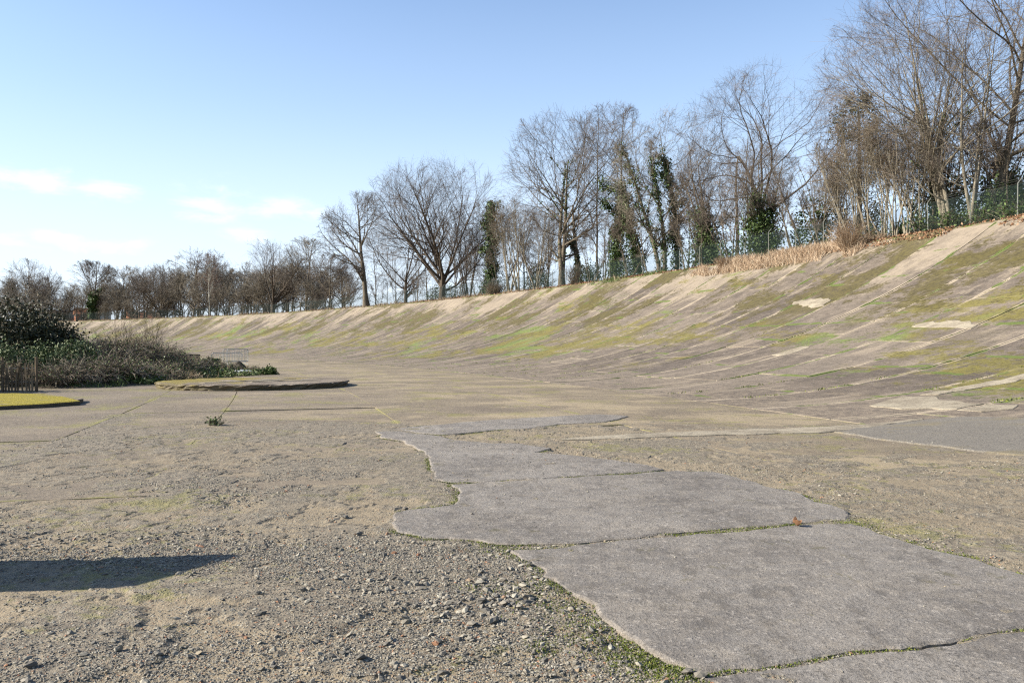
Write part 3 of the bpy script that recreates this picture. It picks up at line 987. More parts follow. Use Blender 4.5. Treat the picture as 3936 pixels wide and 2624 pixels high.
tag(link('distant_track_slabs', far_flat.mesh('distant_track_slabs'), track, 'flat_concrete'), kind='stuff')

# ------------------------------------------------------------------ trees
def grow(r_, base, dirs, length, K, gnarl, trop, env=None, droop=0.0):
    """centre lines (N,K,3) from base points along wandering directions"""
    n = len(base)
    P = np.empty((n, K, 3))
    P[:, 0] = base
    d = unit(dirs)
    st = (np.broadcast_to(length, (n,)) / (K - 1))[:, None]
    for k in range(1, K):
        d = unit(d + r_.normal(0, gnarl, (n, 3)) + np.array([0, 0, trop - droop * k / K]))
        P[:, k] = P[:, k - 1] + d * st
    if env is not None:
        c, rad = env
        lo, hi = np.zeros(n), np.ones(n)
        full = ((((P - c) / rad) ** 2).sum(-1) <= 1).all(1)
        for _ in range(7):
            m = (lo + hi) / 2
            q = base[:, None] + (P - base[:, None]) * m[:, None, None]
            ok = ((((q - c) / rad) ** 2).sum(-1) <= 1).all(1)
            lo, hi = np.where(ok, m, lo), np.where(ok, hi, m)
        s = np.where(full, 1.0, np.maximum(lo, 0.22) * r_.uniform(0.82, 1.06, n))
        P = base[:, None] + (P - base[:, None]) * s[:, None, None]
    return P


def spawn(r_, P, Rd, n, t0, t1, ang, asd, keep=None):
    """n children per parent: base points, directions, parent radius and place along the parent"""
    N_, K = P.shape[:2]
    t = t0 + (t1 - t0) * (np.arange(n) + r_.random((N_, n))) / n
    f = t * (K - 1)
    i = np.clip(f.astype(int), 0, K - 2)
    w = (f - i)[..., None]
    row = np.arange(N_)[:, None]
    b = P[row, i] * (1 - w) + P[row, i + 1] * w
    rd = Rd[row, i] * (1 - w[..., 0]) + Rd[row, i + 1] * w[..., 0]
    T = unit(P[row, i + 1] - P[row, i])
    ref = unit(r_.normal(0, 1, (N_, n, 3)))
    A = unit(np.cross(T, ref))
    Bv = np.cross(T, A)
    az_ = (np.arange(n) * 2.399 + r_.random((N_, 1)) * 6.28 + r_.normal(0, 0.5, (N_, n)))[..., None]
    side = A * np.cos(az_) + Bv * np.sin(az_)
    a = (ang + r_.normal(0, asd, (N_, n)))[..., None]
    d = T * np.cos(a) + side * np.sin(a)
    L = np.linalg.norm(P[:, -1] - P[:, 0], axis=-1)[:, None] * np.ones((1, n))
    sh = lambda x: x.reshape(-1, *x.shape[2:])
    return sh(b), sh(d), sh(rd), sh(t), sh(L)


def taper(r0, r1, K):
    t = np.linspace(0, 1, K)[None]
    return r0[:, None] * (1 - t) + r1[:, None] * t if np.ndim(r1) else r0[:, None] * (1 - t) + r1 * t


def leaves(r_, pts, size, n, spread, aspect=0.7):
    """n leaf quads about each of the points"""
    c = np.repeat(pts, n, 0) + r_.normal(0, 1, (len(pts) * n, 3)) * spread
    m = len(c)
    a = unit(r_.normal(0, 1, (m, 3)))
    b = unit(np.cross(a, r_.normal(0, 1, (m, 3))))
    s = size * r_.uniform(0.55, 1.3, (m, 1))
    V = np.stack([c - a * s, c - b * s * aspect, c + a * s, c + b * s * aspect], 1).reshape(-1, 3)
    t = np.repeat(np.clip(r_.random(m), 0, 1), 4)
    return V, np.arange(m * 4).reshape(-1, 4), t


def make_tree(name, label, x, y, zb, H, cr, kind='spread', seed=0, trunk_mat='bark_grey', twig_mat='twig_brown', r0=None,
              lean=(0, 0), cb=0.25, dens=1.0, ivy=0, ivy_to=0.5, ivy_r=0.5, stems=1, group=None, cat='tree', off=(0, 0), tw=None, rz=None, detail=1.0):
    """bare deciduous tree in its own coordinates. H height, cr crown radius, cb height of the crown's base (share of H)"""
    r_ = np.random.default_rng(1000 + seed)
    root = empty(name, (x, y, zb - 0.15), label, cat, group)
    d = math.hypot(x, y)
    tw = tw or max(0.0050, d * 0.72e-4)
    r0 = r0 or 0.022 * H
    rzz = rz or H * (1 - cb) * 0.5
    c = np.array([off[0], off[1], H - rzz])
    env = (c, np.array([cr, cr, rzz * 1.02]))
    big, fine = Geo(), Geo()

    def put(gm, P, Rd, S):
        V, q = tubes(P, Rd, S)
        gm.add(V, q)

    sb = np.zeros((stems, 3))
    if stems > 1:
        an = r_.random(stems) * 6.28
        sb[:, 0], sb[:, 1] = np.cos(an) * 0.35 * r0 * stems, np.sin(an) * 0.35 * r0 * stems
    if kind == 'spread':                      # short bole, big limbs that rise and fan out (beech, open grown)
        tl, gn, tr_, n1, a1, s1, L1 = H * (cb + 0.15), 0.05, 0.05, 12, 0.78, (0.35, 1.0), H * 0.9
        g1, p1 = 0.085, 0.05
    elif kind == 'oak':                       # heavy crooked limbs
        tl, gn, tr_, n1, a1, s1, L1 = H * 0.72, 0.12, 0.07, 12, 1.05, (0.42, 1.0), max(H * 0.6, cr * 1.7)
        g1, p1 = 0.20, 0.045
    elif kind == 'tall':                      # straight stem right through the crown, steep branches
        tl, gn, tr_, n1, a1, s1, L1 = H * 0.93, 0.05, 0.05, 22 / stems ** 0.55, 1.0, (max(0.16, cb * 0.75), 0.97), max(cr * 2.2, H * 0.5)
        g1, p1 = 0.10, 0.055
    elif kind == 'birch':
        tl, gn, tr_, n1, a1, s1, L1 = H * 0.96, 0.03, 0.05, 24, 0.6, (0.3, 0.97), H * 0.26
        g1, p1 = 0.10, 0.04
    else:                                     # 'sapling': many thin stems from the ground, few branches
        tl, gn, tr_, n1, a1, s1, L1 = H * 0.95, 0.04, 0.07, 9, 0.42, (0.30, 0.97), H * 0.36
        g1, p1 = 0.07, 0.10
    d0 = np.tile(np.array([[lean[0], lean[1], 1.0]]), (stems, 1)) + (r_.normal(0, 0.11 if kind != 'sapling' else 0.20, (stems, 3)) if stems > 1 else 0)
    K0 = 9
    tls = tl * (r_.uniform(0.72, 1.0, stems) if stems > 1 else np.ones(1))
    P0 = grow(r_, sb, d0, tls, K0, gn, tr_)
    R0 = taper(np.full(stems, r0), r0 * (0.62 if kind == 'spread' else 0.30 if kind == 'oak' else 0.14), K0)
    R0[:, 0] *= 1.45
    if kind in ('spread', 'oak'):
        R0[:, 1] *= 1.08
    put(big, P0, R0, 10 if d < 150 else 7)
    # limbs
    n1 = max(3, int(n1 * (0.5 + 0.5 * dens)))
    b, dd, rd, t, L = spawn(r_, P0, R0, n1, s1[0], s1[1], a1, 0.20)
    if kind == 'spread':
        ln = L1 * r_.uniform(0.75, 1.1, len(b))
        rad = rd * r_.uniform(0.38, 0.62, len(b))
    else:
        ln = L1 * r_.uniform(0.7, 1.15, len(b)) * (1.12 - 0.62 * t)
        rad = rd * r_.uniform(0.36, 0.6, len(b))
    P1 = grow(r_, b, dd, ln, 9, g1, p1, env)
    R1 = taper(rad, tw * 2.2, 9)
    put(big, P1, R1, 6 if d < 80 else 5)
    # branches: forward along the limb, reaching for the outside of the crown
    def reach(b, dd):
        q, v = (b - env[0]) / env[1], unit(dd) / env[1]
        A, Bq, Cq = (v * v).sum(-1), (q * v).sum(-1), (q * q).sum(-1) - 1
        return np.clip((-Bq + np.sqrt(np.maximum(Bq * Bq - A * Cq, 0))) / A, 0.3, None)

    oak = kind == 'oak'
    n2 = int((11 if kind == 'spread' else 9) * dens)
    b, dd, rd, t, L = spawn(r_, P1, R1, n2, 0.38 if oak else 0.22, 1.0, 0.74 if oak else 0.68, 0.2)
    ln = np.minimum(reach(b, dd) * r_.uniform(0.75, 1.05, len(b)), L * r_.uniform(0.42, 0.72, len(b)))
    P2 = grow(r_, b, dd, ln, 6, 0.20 if oak else 0.11, 0.02)
    R2 = taper(np.minimum(rd * 0.6, 0.05 + 0.3 * rd), tw * 1.3, 6)
    put(big, P2, R2, 3)
    # side branches, then twigs, both pointing outwards
    within = lambda P, k: ((((P[:, -1] - env[0]) / (env[1] * k)) ** 2).sum(-1) < 1) | (P[:, -1, 2] < env[0][2])
    want = len(b) * 8 * 7.0 * (dens * detail) ** 2
    cap = {'sapling': 2600, 'birch': 3200}.get(kind, 9000 if d < 130 else 4400) * (1.15 if kind == 'spread' else 1.0)
    f_ = min(1.0, math.sqrt(cap / want))
    tw *= min(1.3, f_ ** -0.4)
    n3 = max(3, round(7.5 * dens * detail * f_))
    b, dd, rd, t, L = spawn(r_, P2, R2, n3, 0.25, 1.0, 0.70, 0.2)
    P3 = grow(r_, b, dd, np.maximum(L * r_.uniform(0.36, 0.66, len(b)), 0.4), 4, 0.16 if oak else 0.09, 0.015)
    R3 = taper(np.maximum(rd * 0.5, tw * 1.1), tw * 0.75, 4)
    ok_ = within(P3, 1.05)
    P3, R3 = P3[ok_], R3[ok_]
    put(fine, P3, R3, 3)
    n4 = max(3, round(7.5 * dens * detail * f_))
    b, dd, rd, t, L = spawn(r_, P3, R3, n4, 0.2, 1.0, 0.66, 0.22)
    P4 = grow(r_, b, dd, np.maximum(L * r_.uniform(0.34, 0.72, len(b)), 0.22), 2, 0.10, 0.02)
    P4 = P4[within(P4, 1.09)]
    # the last twigs are slim three sided spikes
    ax = unit(P4[:, 1] - P4[:, 0])
    sa = unit(np.cross(ax, r_.normal(0, 1, ax.shape)))
    sb_ = np.cross(ax, sa)
    ring = [P4[:, 0] + tw * 0.95 * (sa * math.cos(q) + sb_ * math.sin(q)) for q in (0.0, 2.094, 4.189)]
    V4 = np.stack(ring + [P4[:, 1]], 1).reshape(-1, 3)
    i4 = np.arange(len(P4))[:, None, None] * 4
    fine.add(V4, (i4 + np.array([[[0, 1, 3], [1, 2, 3], [2, 0, 3]]])).reshape(-1, 3))
    link('trunk', big.mesh('trunk', True), root, trunk_mat)
    link('crown', fine.mesh('crown', False), root, twig_mat)
    if ivy:
        add_ivy(r_, root, P0, R0, P1, R1, H, ivy, ivy_to, ivy_r, d)
    return root


def add_ivy(r_, root, P0, R0, P1, R1, H, n, to, rad, d):
    pts = []
    for s in range(len(P0)):
        t = np.linspace(0, 1, 60)
        f = t * (P0.shape[1] - 1)
        i = np.clip(f.astype(int), 0, P0.shape[1] - 2)
        q = P0[s, i] * (1 - (f - i))[:, None] + P0[s, i + 1] * (f - i)[:, None]
        pts.append(q[q[:, 2] < H * to])
    low = P1[(P1[:, 0, 2] < H * to)]
    if len(low):
        pts.append(low[::2, 1:4].reshape(-1, 3))
    pts = np.concatenate(pts)
    k = max(1, int(1.5 * n) // len(pts))
    c = np.repeat(pts, k, 0)
    clump = 0.35 + 1.3 * np.clip(fbm(c[:, 2] * 1.7, c[:, 0] * 3 + 5, 1.0, 2), 0, 1)[:, None]
    off = unit(r_.normal(0, 1, c.shape)) * rad * clump * r_.random((len(c), 1)) ** 0.75 * 1.35
    V, q, t = leaves(r_, c + off, max(0.08, d * 0.0014), 1, 0.02)
    link('ivy', arr_mesh('ivy', V, [q], False, None, {'tint': t}), root, 'ivy_leaf')


def leaf_blob(r_, c, rad, n, size, clumps=26):
    """uneven mass of leaves: clumps spread through an ellipsoid's shell and volume"""
    cc = unit(r_.normal(0, 1, (clumps, 3))) * r_.uniform(0.35, 1.0, (clumps, 1)) ** 0.5
    cc[:, 2] = np.abs(cc[:, 2]) * 1.0 - 0.15 * r_.random(clumps)
    cc = cc * rad + c
    V, q, t = leaves(r_, cc, size, max(1, n // clumps), np.asarray(rad) * 0.20)
    lo = V.reshape(-1, 4, 3)[:, :, 2].min(1)
    keep = lo > 0.02
    V = V.reshape(-1, 4, 3)[keep].reshape(-1, 3)
    return V, np.arange(len(V)).reshape(-1, 4), t.reshape(-1, 4)[keep].ravel()


def tree_px(name, label, px, r, top, half, **kw):
    x, y = ring_at(px, r)
    zb = plat(x, y) if r > 316.6 else float(hz(r))
    H = (ztop(top, y) - zb) * 1.05
    return make_tree(name, label, x, y, zb, H, half / F * y * 1.25, **kw)


# nearest, at the right
tree_px('maple_tree', 'tallest bare tree at the right edge, ivy round the foot of its trunk', 3835, 320.5, -190, 560, kind='tall', seed=1, cb=0.22, dens=1.05, ivy=1500, ivy_to=0.16, ivy_r=0.55, r0=0.27, twig_mat='twig_brown', detail=0.85)
tree_px('maple_tree', 'bare tree with several slender pale stems left of the tallest tree', 3655, 319.6, -60, 400, kind='tall', seed=2, cb=0.2, stems=4, lean=(-0.03, 0), dens=0.8, r0=0.15, trunk_mat='bark_pale')
tree_px('maple_tree', 'slim pale tree standing just left of the tallest trunk', 3738, 318.9, 60, 230, kind='tall', seed=3, cb=0.3, stems=3, dens=0.68, r0=0.12, trunk_mat='bark_pale')
tree_px('maple_tree', 'leaning tree with ivy climbing its stem beside the pale saplings', 3585, 320.0, 150, 330, kind='tall', seed=4, cb=0.25, stems=2, lean=(-0.06, 0), dens=0.8, r0=0.15, ivy=2400, ivy_to=0.62, ivy_r=0.36)
tree_px('reddish_tree', 'reddish twiggy tree behind, cut by the right edge of the picture', 3960, 331, 330, 190, kind='spread', seed=5, cb=0.3, twig_mat='twig_red', dens=0.85)
for k, (px, tp, hf) in enumerate(((3290, 500, 170), (3345, 430, 150), (3400, 400, 130), (3440, 440, 120), (3490, 420, 130), (3532, 470, 110), (3250, 600, 120))):
    tree_px('sapling_clump', ['clump of pale thin saplings above the russet bush', 'second clump of pale saplings from the russet bush', 'tallest clump of pale saplings in front of the dark conifer', 'slim pale saplings right of the dark conifer', 'pale saplings midway between conifer and ivy stem', 'pale saplings nearest the ivy covered stem', 'low fan of pale saplings over the dry grass'][k],
            px, 317.7 + 0.25 * (k % 3), tp, hf, kind='sapling', seed=20 + k, stems=5, r0=0.055, cb=0.12, lean=(-0.13 if k < 4 else -0.04, 0.02), dens=0.85, trunk_mat='bark_pale', twig_mat='twig_tan', cat='saplings', group='sapling clumps by the fence', detail=0.62)

# the dark conifer behind the saplings
x, y = ring_at(3300, 331)
zb = plat(x, y)
root = empty('conifer', (x, y, zb - 0.1), 'dense dark brown-green conifer with a flat top behind pale saplings', 'tree')
r_ = np.random.default_rng(77)
Hc = ztop(365, y) - zb
gm = Geo().tube([(0, 0, 0), (0.1, 0, Hc * 0.5), (0, 0, Hc * 0.95)], [0.3, 0.2, 0.05], 8)
link('trunk', gm.mesh('trunk', True), root, 'bark_dark')
cl_ = []
for k in range(190):
    h_ = Hc * r_.uniform(0.10, 1.0)
    wid = 125 / F * y * (0.9 if h_ < 0.8 * Hc else 0.9 - 0.5 * (h_ / Hc - 0.8) / 0.2) * (0.75 + 0.4 * r_.random())
    an = r_.random() * 6.28
    cl_.append((math.cos(an) * wid * r_.uniform(0.5, 1), math.sin(an) * wid * r_.uniform(0.5, 1), h_))
V, q, t = leaves(r_, np.array(cl_), 0.13, 70, np.array([0.30, 0.30, 0.42]), 0.35)
link('crown', arr_mesh('crown', V, [q], False, None, {'tint': t}), root, 'conifer_needle')

# middle group
tree_px('oak_tree', 'gnarled oak with a crooked leaning trunk and wide open crown', 2975, 325, 280, 330, kind='oak', seed=106, cb=0.30, lean=(0.03, 0), off=(0, 0), dens=1.15, r0=0.36, trunk_mat='bark_dark')
tree_px('ivy_tree', 'bushy ivy covered tree left of the crooked oak', 2925, 320.6, 560, 130, kind='tall', seed=7, cb=0.2, stems=3, dens=0.8, ivy=3800, ivy_to=0.55, ivy_r=0.75, r0=0.14)
tree_px('ash_tree', 'many stemmed bare tree with ivy skirt between two thin gaps of sky', 2745, 322.5, 478, 120, kind='tall', seed=8, cb=0.22, stems=4, dens=0.85, ivy=4800, ivy_to=0.42, ivy_r=0.8, r0=0.17)
tree_px('oak_tree', 'twisted bare crown rising left of the crooked oak', 2830, 330, 320, 130, kind='oak', seed=9, cb=0.45, dens=0.9, r0=0.25)
tree_px('sycamore_tree', 'twin trunked tree with dense olive twigs in its crown', 2550, 321.2, 432, 160, kind='tall', seed=10, cb=0.25, stems=2, dens=1.2, ivy=2500, ivy_to=0.85, ivy_r=0.35, r0=0.24, twig_mat='twig_grey')
tree_px('sycamore_tree', 'dark ivy laden tree right of the twin trunked tree', 2605, 323.0, 455, 110, kind='tall', seed=11, cb=0.3, dens=0.9, ivy=4200, ivy_to=0.74, ivy_r=0.55, r0=0.2)
tree_px('ivy_tree', 'slim dark column of ivy rising from the fence', 2457, 321.5, 770, 60, kind='tall', seed=12, cb=0.3, dens=0.5, ivy=3800, ivy_to=0.9, ivy_r=0.62, r0=0.12)
tree_px('ash_tree', 'upright tree with an ivy clad trunk and a dark ivy mound at its foot', 2360, 320.0, 425, 130, kind='tall', seed=13, cb=0.35, dens=0.95, ivy=5200, ivy_to=0.55, ivy_r=0.62, r0=0.2)
tree_px('ash_tree', 'thin bare tree filling the gap behind the ivy clad trunk', 2300, 328, 440, 140, kind='tall', seed=14, cb=0.3, dens=0.9, r0=0.18)
tree_px('lime_tree', 'large rounded tree with twin trunks standing close together', 2165, 318.9, 448, 205, kind='tall', seed=15, cb=0.22, stems=2, dens=1.3, ivy=900, ivy_to=0.72, ivy_r=0.3, r0=0.36, twig_mat='twig_brown')
tree_px('lime_tree', 'stout dark trunk with a long low limb right of the twin trunks', 2225, 321.5, 640, 170, kind='oak', seed=16, cb=0.25, dens=0.95, r0=0.34, ivy=1500, ivy_to=0.4, ivy_r=0.4)
for k, (px, tp) in enumerate(((1958, 770), (1995, 745), (2060, 800))):
    tree_px('hawthorn_tree', ['short pale stemmed tree with reddish crown, leftmost of three', 'short pale stemmed tree with reddish crown, middle of three', 'short slim stemmed tree with reddish crown, nearest the twin trunks'][k], px, 318.6, tp, 120, kind='sapling', seed=30 + k, stems=4, cb=0.28, dens=0.9, detail=0.7, r0=0.11, trunk_mat='bark_pale', twig_mat='twig_tan', group='short pale stemmed trees by the fence')
tree_px('ivy_tree', 'dark ivy column beside the short reddish trees', 1880, 320.5, 770, 75, kind='tall', seed=17, cb=0.3, dens=0.6, ivy=4200, ivy_to=0.92, ivy_r=0.8, r0=0.15)

# left of the middle
tree_px('beech_tree', 'broad dome shaped beech with many rising limbs', 1698, 320.5, 622, 245, kind='spread', seed=18, cb=0.06, off=(-1.0, 0), dens=1.3, r0=0.62, trunk_mat='bark_dark', twig_mat='twig_brown')
tree_px('beech_tree', 'lower bare tree half hidden behind the broad beech', 1560, 326, 830, 140, kind='spread', seed=19, cb=0.2, dens=0.95, r0=0.4, trunk_mat='bark_dark')
tree_px('ash_tree', 'thin upright trees between the beech and the dark ivy column', 1800, 324, 790, 90, kind='sapling', seed=33, cb=0.2, stems=5, dens=0.8, r0=0.13, trunk_mat='bark_dark')
tree_px('oak_tree', 'upright tree with twig covered trunk at the very edge of the banking', 1408, 317.6, 760, 150, kind='tall', seed=34, cb=0.28, dens=1.0, r0=0.50, trunk_mat='bark_grey')
tree_px('oak_tree', 'wide fan shaped bare tree with a dark trunk', 1050, 319.8, 930, 135, kind='spread', seed=35, cb=0.06, dens=1.0, r0=0.5, trunk_mat='bark_dark', off=(-1.5, 0))
tree_px('ash_tree', 'round topped greyish tree right of the fan shaped tree', 1180, 322, 922, 90, kind='tall', seed=36, cb=0.3, dens=1.0, r0=0.3, twig_mat='twig_grey')
tree_px('ash_tree', 'thin bare tree leaning beside the round topped tree', 1265, 320, 985, 75, kind='tall', seed=37, cb=0.3, dens=0.85, r0=0.2)
tree_px('ash_tree', 'small bare tree just left of the twig covered trunk', 1325, 323, 1010, 70, kind='spread', seed=38, cb=0.2, dens=0.85, r0=0.25)
tree_px('birch_tree', 'single birch with a thin white stem', 808, 318.6, 985, 48, kind='birch', seed=39, cb=0.3, dens=0.9, r0=0.15, trunk_mat='bark_birch', twig_mat='twig_red')
tree_px('oak_tree', 'open spreading crown rising over the wood behind the birch', 765, 326, 952, 95, kind='oak', seed=40, cb=0.4, dens=1.1, r0=0.4)
tree_px('oak_tree', 'large distant tree with a rounded crown near the left edge', 105, 326, 1005, 100, kind='spread', seed=41, cb=0.2, dens=1.05, r0=0.5)
tree_px('oak_tree', 'distant tree with a dark ivy trunk left of the gap in the wood', 352, 321, 1012, 85, kind='tall', seed=42, cb=0.25, dens=1.2, r0=0.4, ivy=1600, ivy_to=0.42, ivy_r=0.9)
tree_px('thorn_thicket', 'dense brown rounded tree in the distant wood', 620, 321, 1018, 100, kind='spread', seed=43, cb=0.02, dens=1.22, r0=0.4, twig_mat='twig_brown')


def copy_tree(src, name, loc, rz, sc, label, group):
    o = src.copy()
    o.name = name
    COL.objects.link(o)
    o.location = loc
    o.rotation_euler = (0, 0, rz)
    o.scale = (sc[0], sc[0], sc[1])
    o['label'], o['group'] = label, group
    for ch in src.children:
        c = ch.copy()
        COL.objects.link(c)
        c.parent = o
    return o


# the wood behind the fence: copies of four distant trees
protos = []
for k, (px, tp, hf, kd) in enumerate(((560, 1025, 75, 'spread'), (480, 1030, 70, 'tall'), (240, 1085, 70, 'spread'), (690, 1030, 60, 'sapling'))):
    xx, yy = ring_at(px, 324)
    protos.append((tree_px('wood_tree', 'bare tree in the distant wood behind the far fence', px, 324, tp, hf, kind=kd, seed=50 + k, cb=0.2, dens=0.85, r0=0.3 if kd != 'sapling' else 0.13, stems=1 if kd != 'sapling' else 5, trunk_mat='bark_grey', twig_mat='twig_grey', group='bare trees of the distant wood', detail=0.8), (ztop(tp, yy) - plat(xx, yy)) * 1.05))
rw = np.random.default_rng(91)
nearp = []
for k, (px, tp) in enumerate(((2440, 640), (2880, 500))):
    xx, yy = ring_at(px, 333)
    nearp.append((tree_px('wood_tree', 'slighter bare tree behind the large trees of the banking', px, 333, tp, 120, kind='tall', seed=56 + k, cb=0.2, dens=0.8, r0=0.16, trunk_mat='bark_grey', group='slighter trees behind the large ones', detail=0.8), (ztop(tp, yy) - plat(xx, yy)) * 1.05))
prof_x = [-80, 0, 60, 150, 215, 300, 350, 450, 550, 690, 760, 830, 900, 990, 1100, 1250, 1320]
prof_y = [1090, 1080, 1020, 1020, 1090, 1070, 1025, 1045, 1030, 1010, 975, 995, 1005, 990, 985, 1000, 1010]
wood = []
for q_px in range(-70, 1325, 30):
    a_ = float(np.interp(q_px, prof_x, prof_y))
    wood.append((q_px + rw.uniform(-9, 9), rw.uniform(327, 345), a_ + rw.uniform(5, 60)))
    if rw.random() < 0.75:
        wood.append((q_px + rw.uniform(-9, 9), rw.uniform(320, 326), a_ + rw.uniform(40, 110)))
wood += [(1350, 330, 960), (1450, 332, 930), (1490, 322, 1010), (1520, 336, 940), (1600, 322, 980), (1640, 338, 900), (1745, 336, 880), (1790, 336, 900), (1850, 334, 900), (1905, 332, 850), (1940, 340, 900), (2010, 334, 800), (2095, 338, 760), (2110, 331, 780),]
for px, r, tp in wood:
    src, H0 = protos[rw.integers(0, 4)] if px < 1320 else nearp[rw.integers(0, 2)]
    x, y = ring_at(px, r)
    zb = plat(x, y)
    s = (ztop(tp, y) - zb) / H0
    near = px > 1320
    copy_tree(src, 'wood_tree', (x, y, zb - 0.15), rw.random() * 6.28, (s * rw.uniform(0.95, 1.3), s),
              'slighter bare tree behind the large trees of the banking' if near else 'bare tree in the distant wood behind the far fence', 'slighter trees behind the large ones' if near else 'bare trees of the distant wood')
# thin understorey stems along the fence, nearer part
usrc = tree_px('young_tree', 'thin young bare stems growing along the fence behind the banking', 2660, 320.0, 700, 60, kind='sapling', seed=60, cb=0.2, stems=4, dens=0.7, r0=0.055, cat='saplings', group='thin young stems along the fence', trunk_mat='bark_grey')
xx, yy = ring_at(2660, 320.0)
H0 = ztop(700, yy) - plat(xx, yy)
for px, r, tp in ((1240, 319.3, 1070), (1345, 319.5, 1060), (1460, 319.0, 1040), (1520, 320, 1030), (1600, 320, 1010), (1760, 319.5, 930), (1830, 320, 930), (1925, 321, 900), (2040, 320.5, 880), (2090, 319.5, 860), (2270, 320, 830), (2320, 321, 800), (2420, 320, 760), (2500, 321, 720),
                  (2640, 322, 640), (2700, 319.8, 720), (2810, 321, 600), (2870, 319.6, 660), (2950, 323, 560), (3060, 321, 560), (3110, 322, 520), (3160, 320.5, 560), (3210, 324, 480), (3560, 322, 420), (3620, 324, 300), (3690, 322, 330), (3780, 323, 280), (3880, 321, 330), (3930, 323, 250)):
    x, y = ring_at(px, r)
    zb = plat(x, y)
    s = (ztop(tp, y) - zb) / H0
    copy_tree(usrc, 'young_tree', (x, y, zb - 0.1), rw.random() * 6.28, (s * rw.uniform(0.9, 1.3), s), 'thin young bare stems growing along the fence behind the banking', 'thin young stems along the fence')

# ------------------------------------------------------------------ chain link fence along the crest
R_F = 318.0
BAYF = 3.0 / R_F
fence = empty('chain_link_fence', (0, 0, 0), 'green chain link fence with cranked posts running along the crest of the banking', 'fence')
HF = 1.95
g = Geo()
L3 = 3.0
sp = 0.085
seg = []
for s in np.arange(-HF, L3, sp):
    for sg in (1, -1):
        x0, x1 = max(0.0, s), min(L3, s + HF)
        if x1 - x0 < 0.05:
            continue
        p0 = [x0, 0, x0 - s]
        p1 = [x1, 0, x1 - s]
        if sg < 0:
            p0[2], p1[2] = HF - p0[2], HF - p1[2]
        seg.append([p0, p1])
seg = np.array(seg, float)
V, q = tubes(seg, np.full(seg.shape[:2], 0.0042), 3)
wire_me = arr_mesh('wire_mesh', V, [q])
g = Geo().tube([(0, 0, -0.3), (0, 0, 2.0), (0, 0.30, 2.32)], [0.032, 0.030, 0.026], 6)
post_me = g.mesh('fence_post')
strand_me = []
for zz, yy in ((1.98, 0.0), (2.16, 0.15), (2.31, 0.29)):
    strand_me.append(Geo().tube([(0, yy, zz), (1.5, yy, zz - 0.025), (3.0, yy, zz)], 0.006, 3).mesh('line_wire'))
rf = np.random.default_rng(3)
th = R(16.0)
prev = None
while th < R(66):
    x, y = pol(R_F, th)
    z = plat(x, y)
    x2, y2 = pol(R_F, th + BAYF)
    z2 = plat(x2, y2)
    px = 1968 + F * x / y
    tilt = rf.normal(0, 0.03)
    if 1480 < px < 1720:
        tilt = rf.uniform(0.08, 0.3)
    o = link('post', post_me, fence, 'fence_post')
    o.location = (x, y, z)
    o.rotation_euler = (rf.normal(0, 0.03), tilt, th + math.pi / 2 + math.pi)
    for nm, mesh_, mt in [('wire_mesh', wire_me, 'fence_green')] + [('line_wire', q, 'fence_post') for q in strand_me]:
        o = link(nm, mesh_, fence, mt)
        o.location = (x, y, z)
        o.rotation_euler = (0, -math.atan2(z2 - z, 3.0), math.atan2(y2 - y, x2 - x))
        if nm == 'line_wire':
            o.scale = (1, -1, 1)
    th += BAYF

# ------------------------------------------------------------------ along the rim: dead leaves, russet grass, shrubs
rv = np.random.default_rng(21)


def rim_points(n, th0, th1, r0, r1):
    t = rv.uniform(R(th0), R(th1), n)
    r = rv.uniform(r0, r1, n)
    x, y = pol(r, t)
    z = np.where(r > 316.62, plateau_z(r, t, x, y), hz(r) + 0.01)
    return np.stack([x, y, z], -1)


P = np.concatenate([rim_points(16000, 16, 36, 316.4, 319.2), rim_points(9000, 36, 64, 316.3, 319.0), rim_points(2600, 17, 23, 315.6, 316.6)])
P = P[fbm(P[:, 0], P[:, 1], 0.6, 3) > 0.44]
V, q, t = leaves(rv, P + [0, 0, 0.05], 0.075, 1, np.array([0.02, 0.02, 0.035]), 0.65)
tag(link('leaf_litter', arr_mesh('leaf_litter', V, [q], False, None, {'tint': t}), None, 'dead_leaf'), 'brown fallen leaves drifted along the rim of the banking', 'leaf litter', kind='stuff')


def blades(r_, base, h, lean, w, bend=0.5):
    """thin tapering grass blades as two-segment strips"""
    n = len(base)
    d = unit(np.c_[r_.normal(0, lean, (n, 2)), np.ones(n)])
    hh = h * r_.uniform(0.5, 1.25, (n, 1))
    side = unit(np.cross(d, r_.normal(0, 1, (n, 3))))
    mid = base + d * hh * 0.55
    tip = mid + unit(d + np.c_[r_.normal(0, bend, (n, 2)), np.zeros(n)]) * hh * 0.5
    s = side * w
    V = np.stack([base - s, base + s, mid + s * 0.8, mid - s * 0.8, tip], 1).reshape(-1, 3)
    i = np.arange(n)[:, None] * 5
    return V, i + np.array([[0, 1, 2, 3]]), i + np.array([[3, 2, 4]]), np.repeat(r_.random(n), 5)


def strip_blades(n, th0, th1, r0, r1, h, w, lean, mat, name, label, cat, thr=0.0):
    P = rim_points(n, th0, th1, r0, r1)
    P = P[fbm(P[:, 0] + 40, P[:, 1], 0.4, 3) > thr]
    V, q, t3, t = blades(rv, P, h, lean, w)
    tag(link(name, arr_mesh(name, V, [q, t3], False, None, {'tint': t}), None, mat), label, cat, kind='stuff')


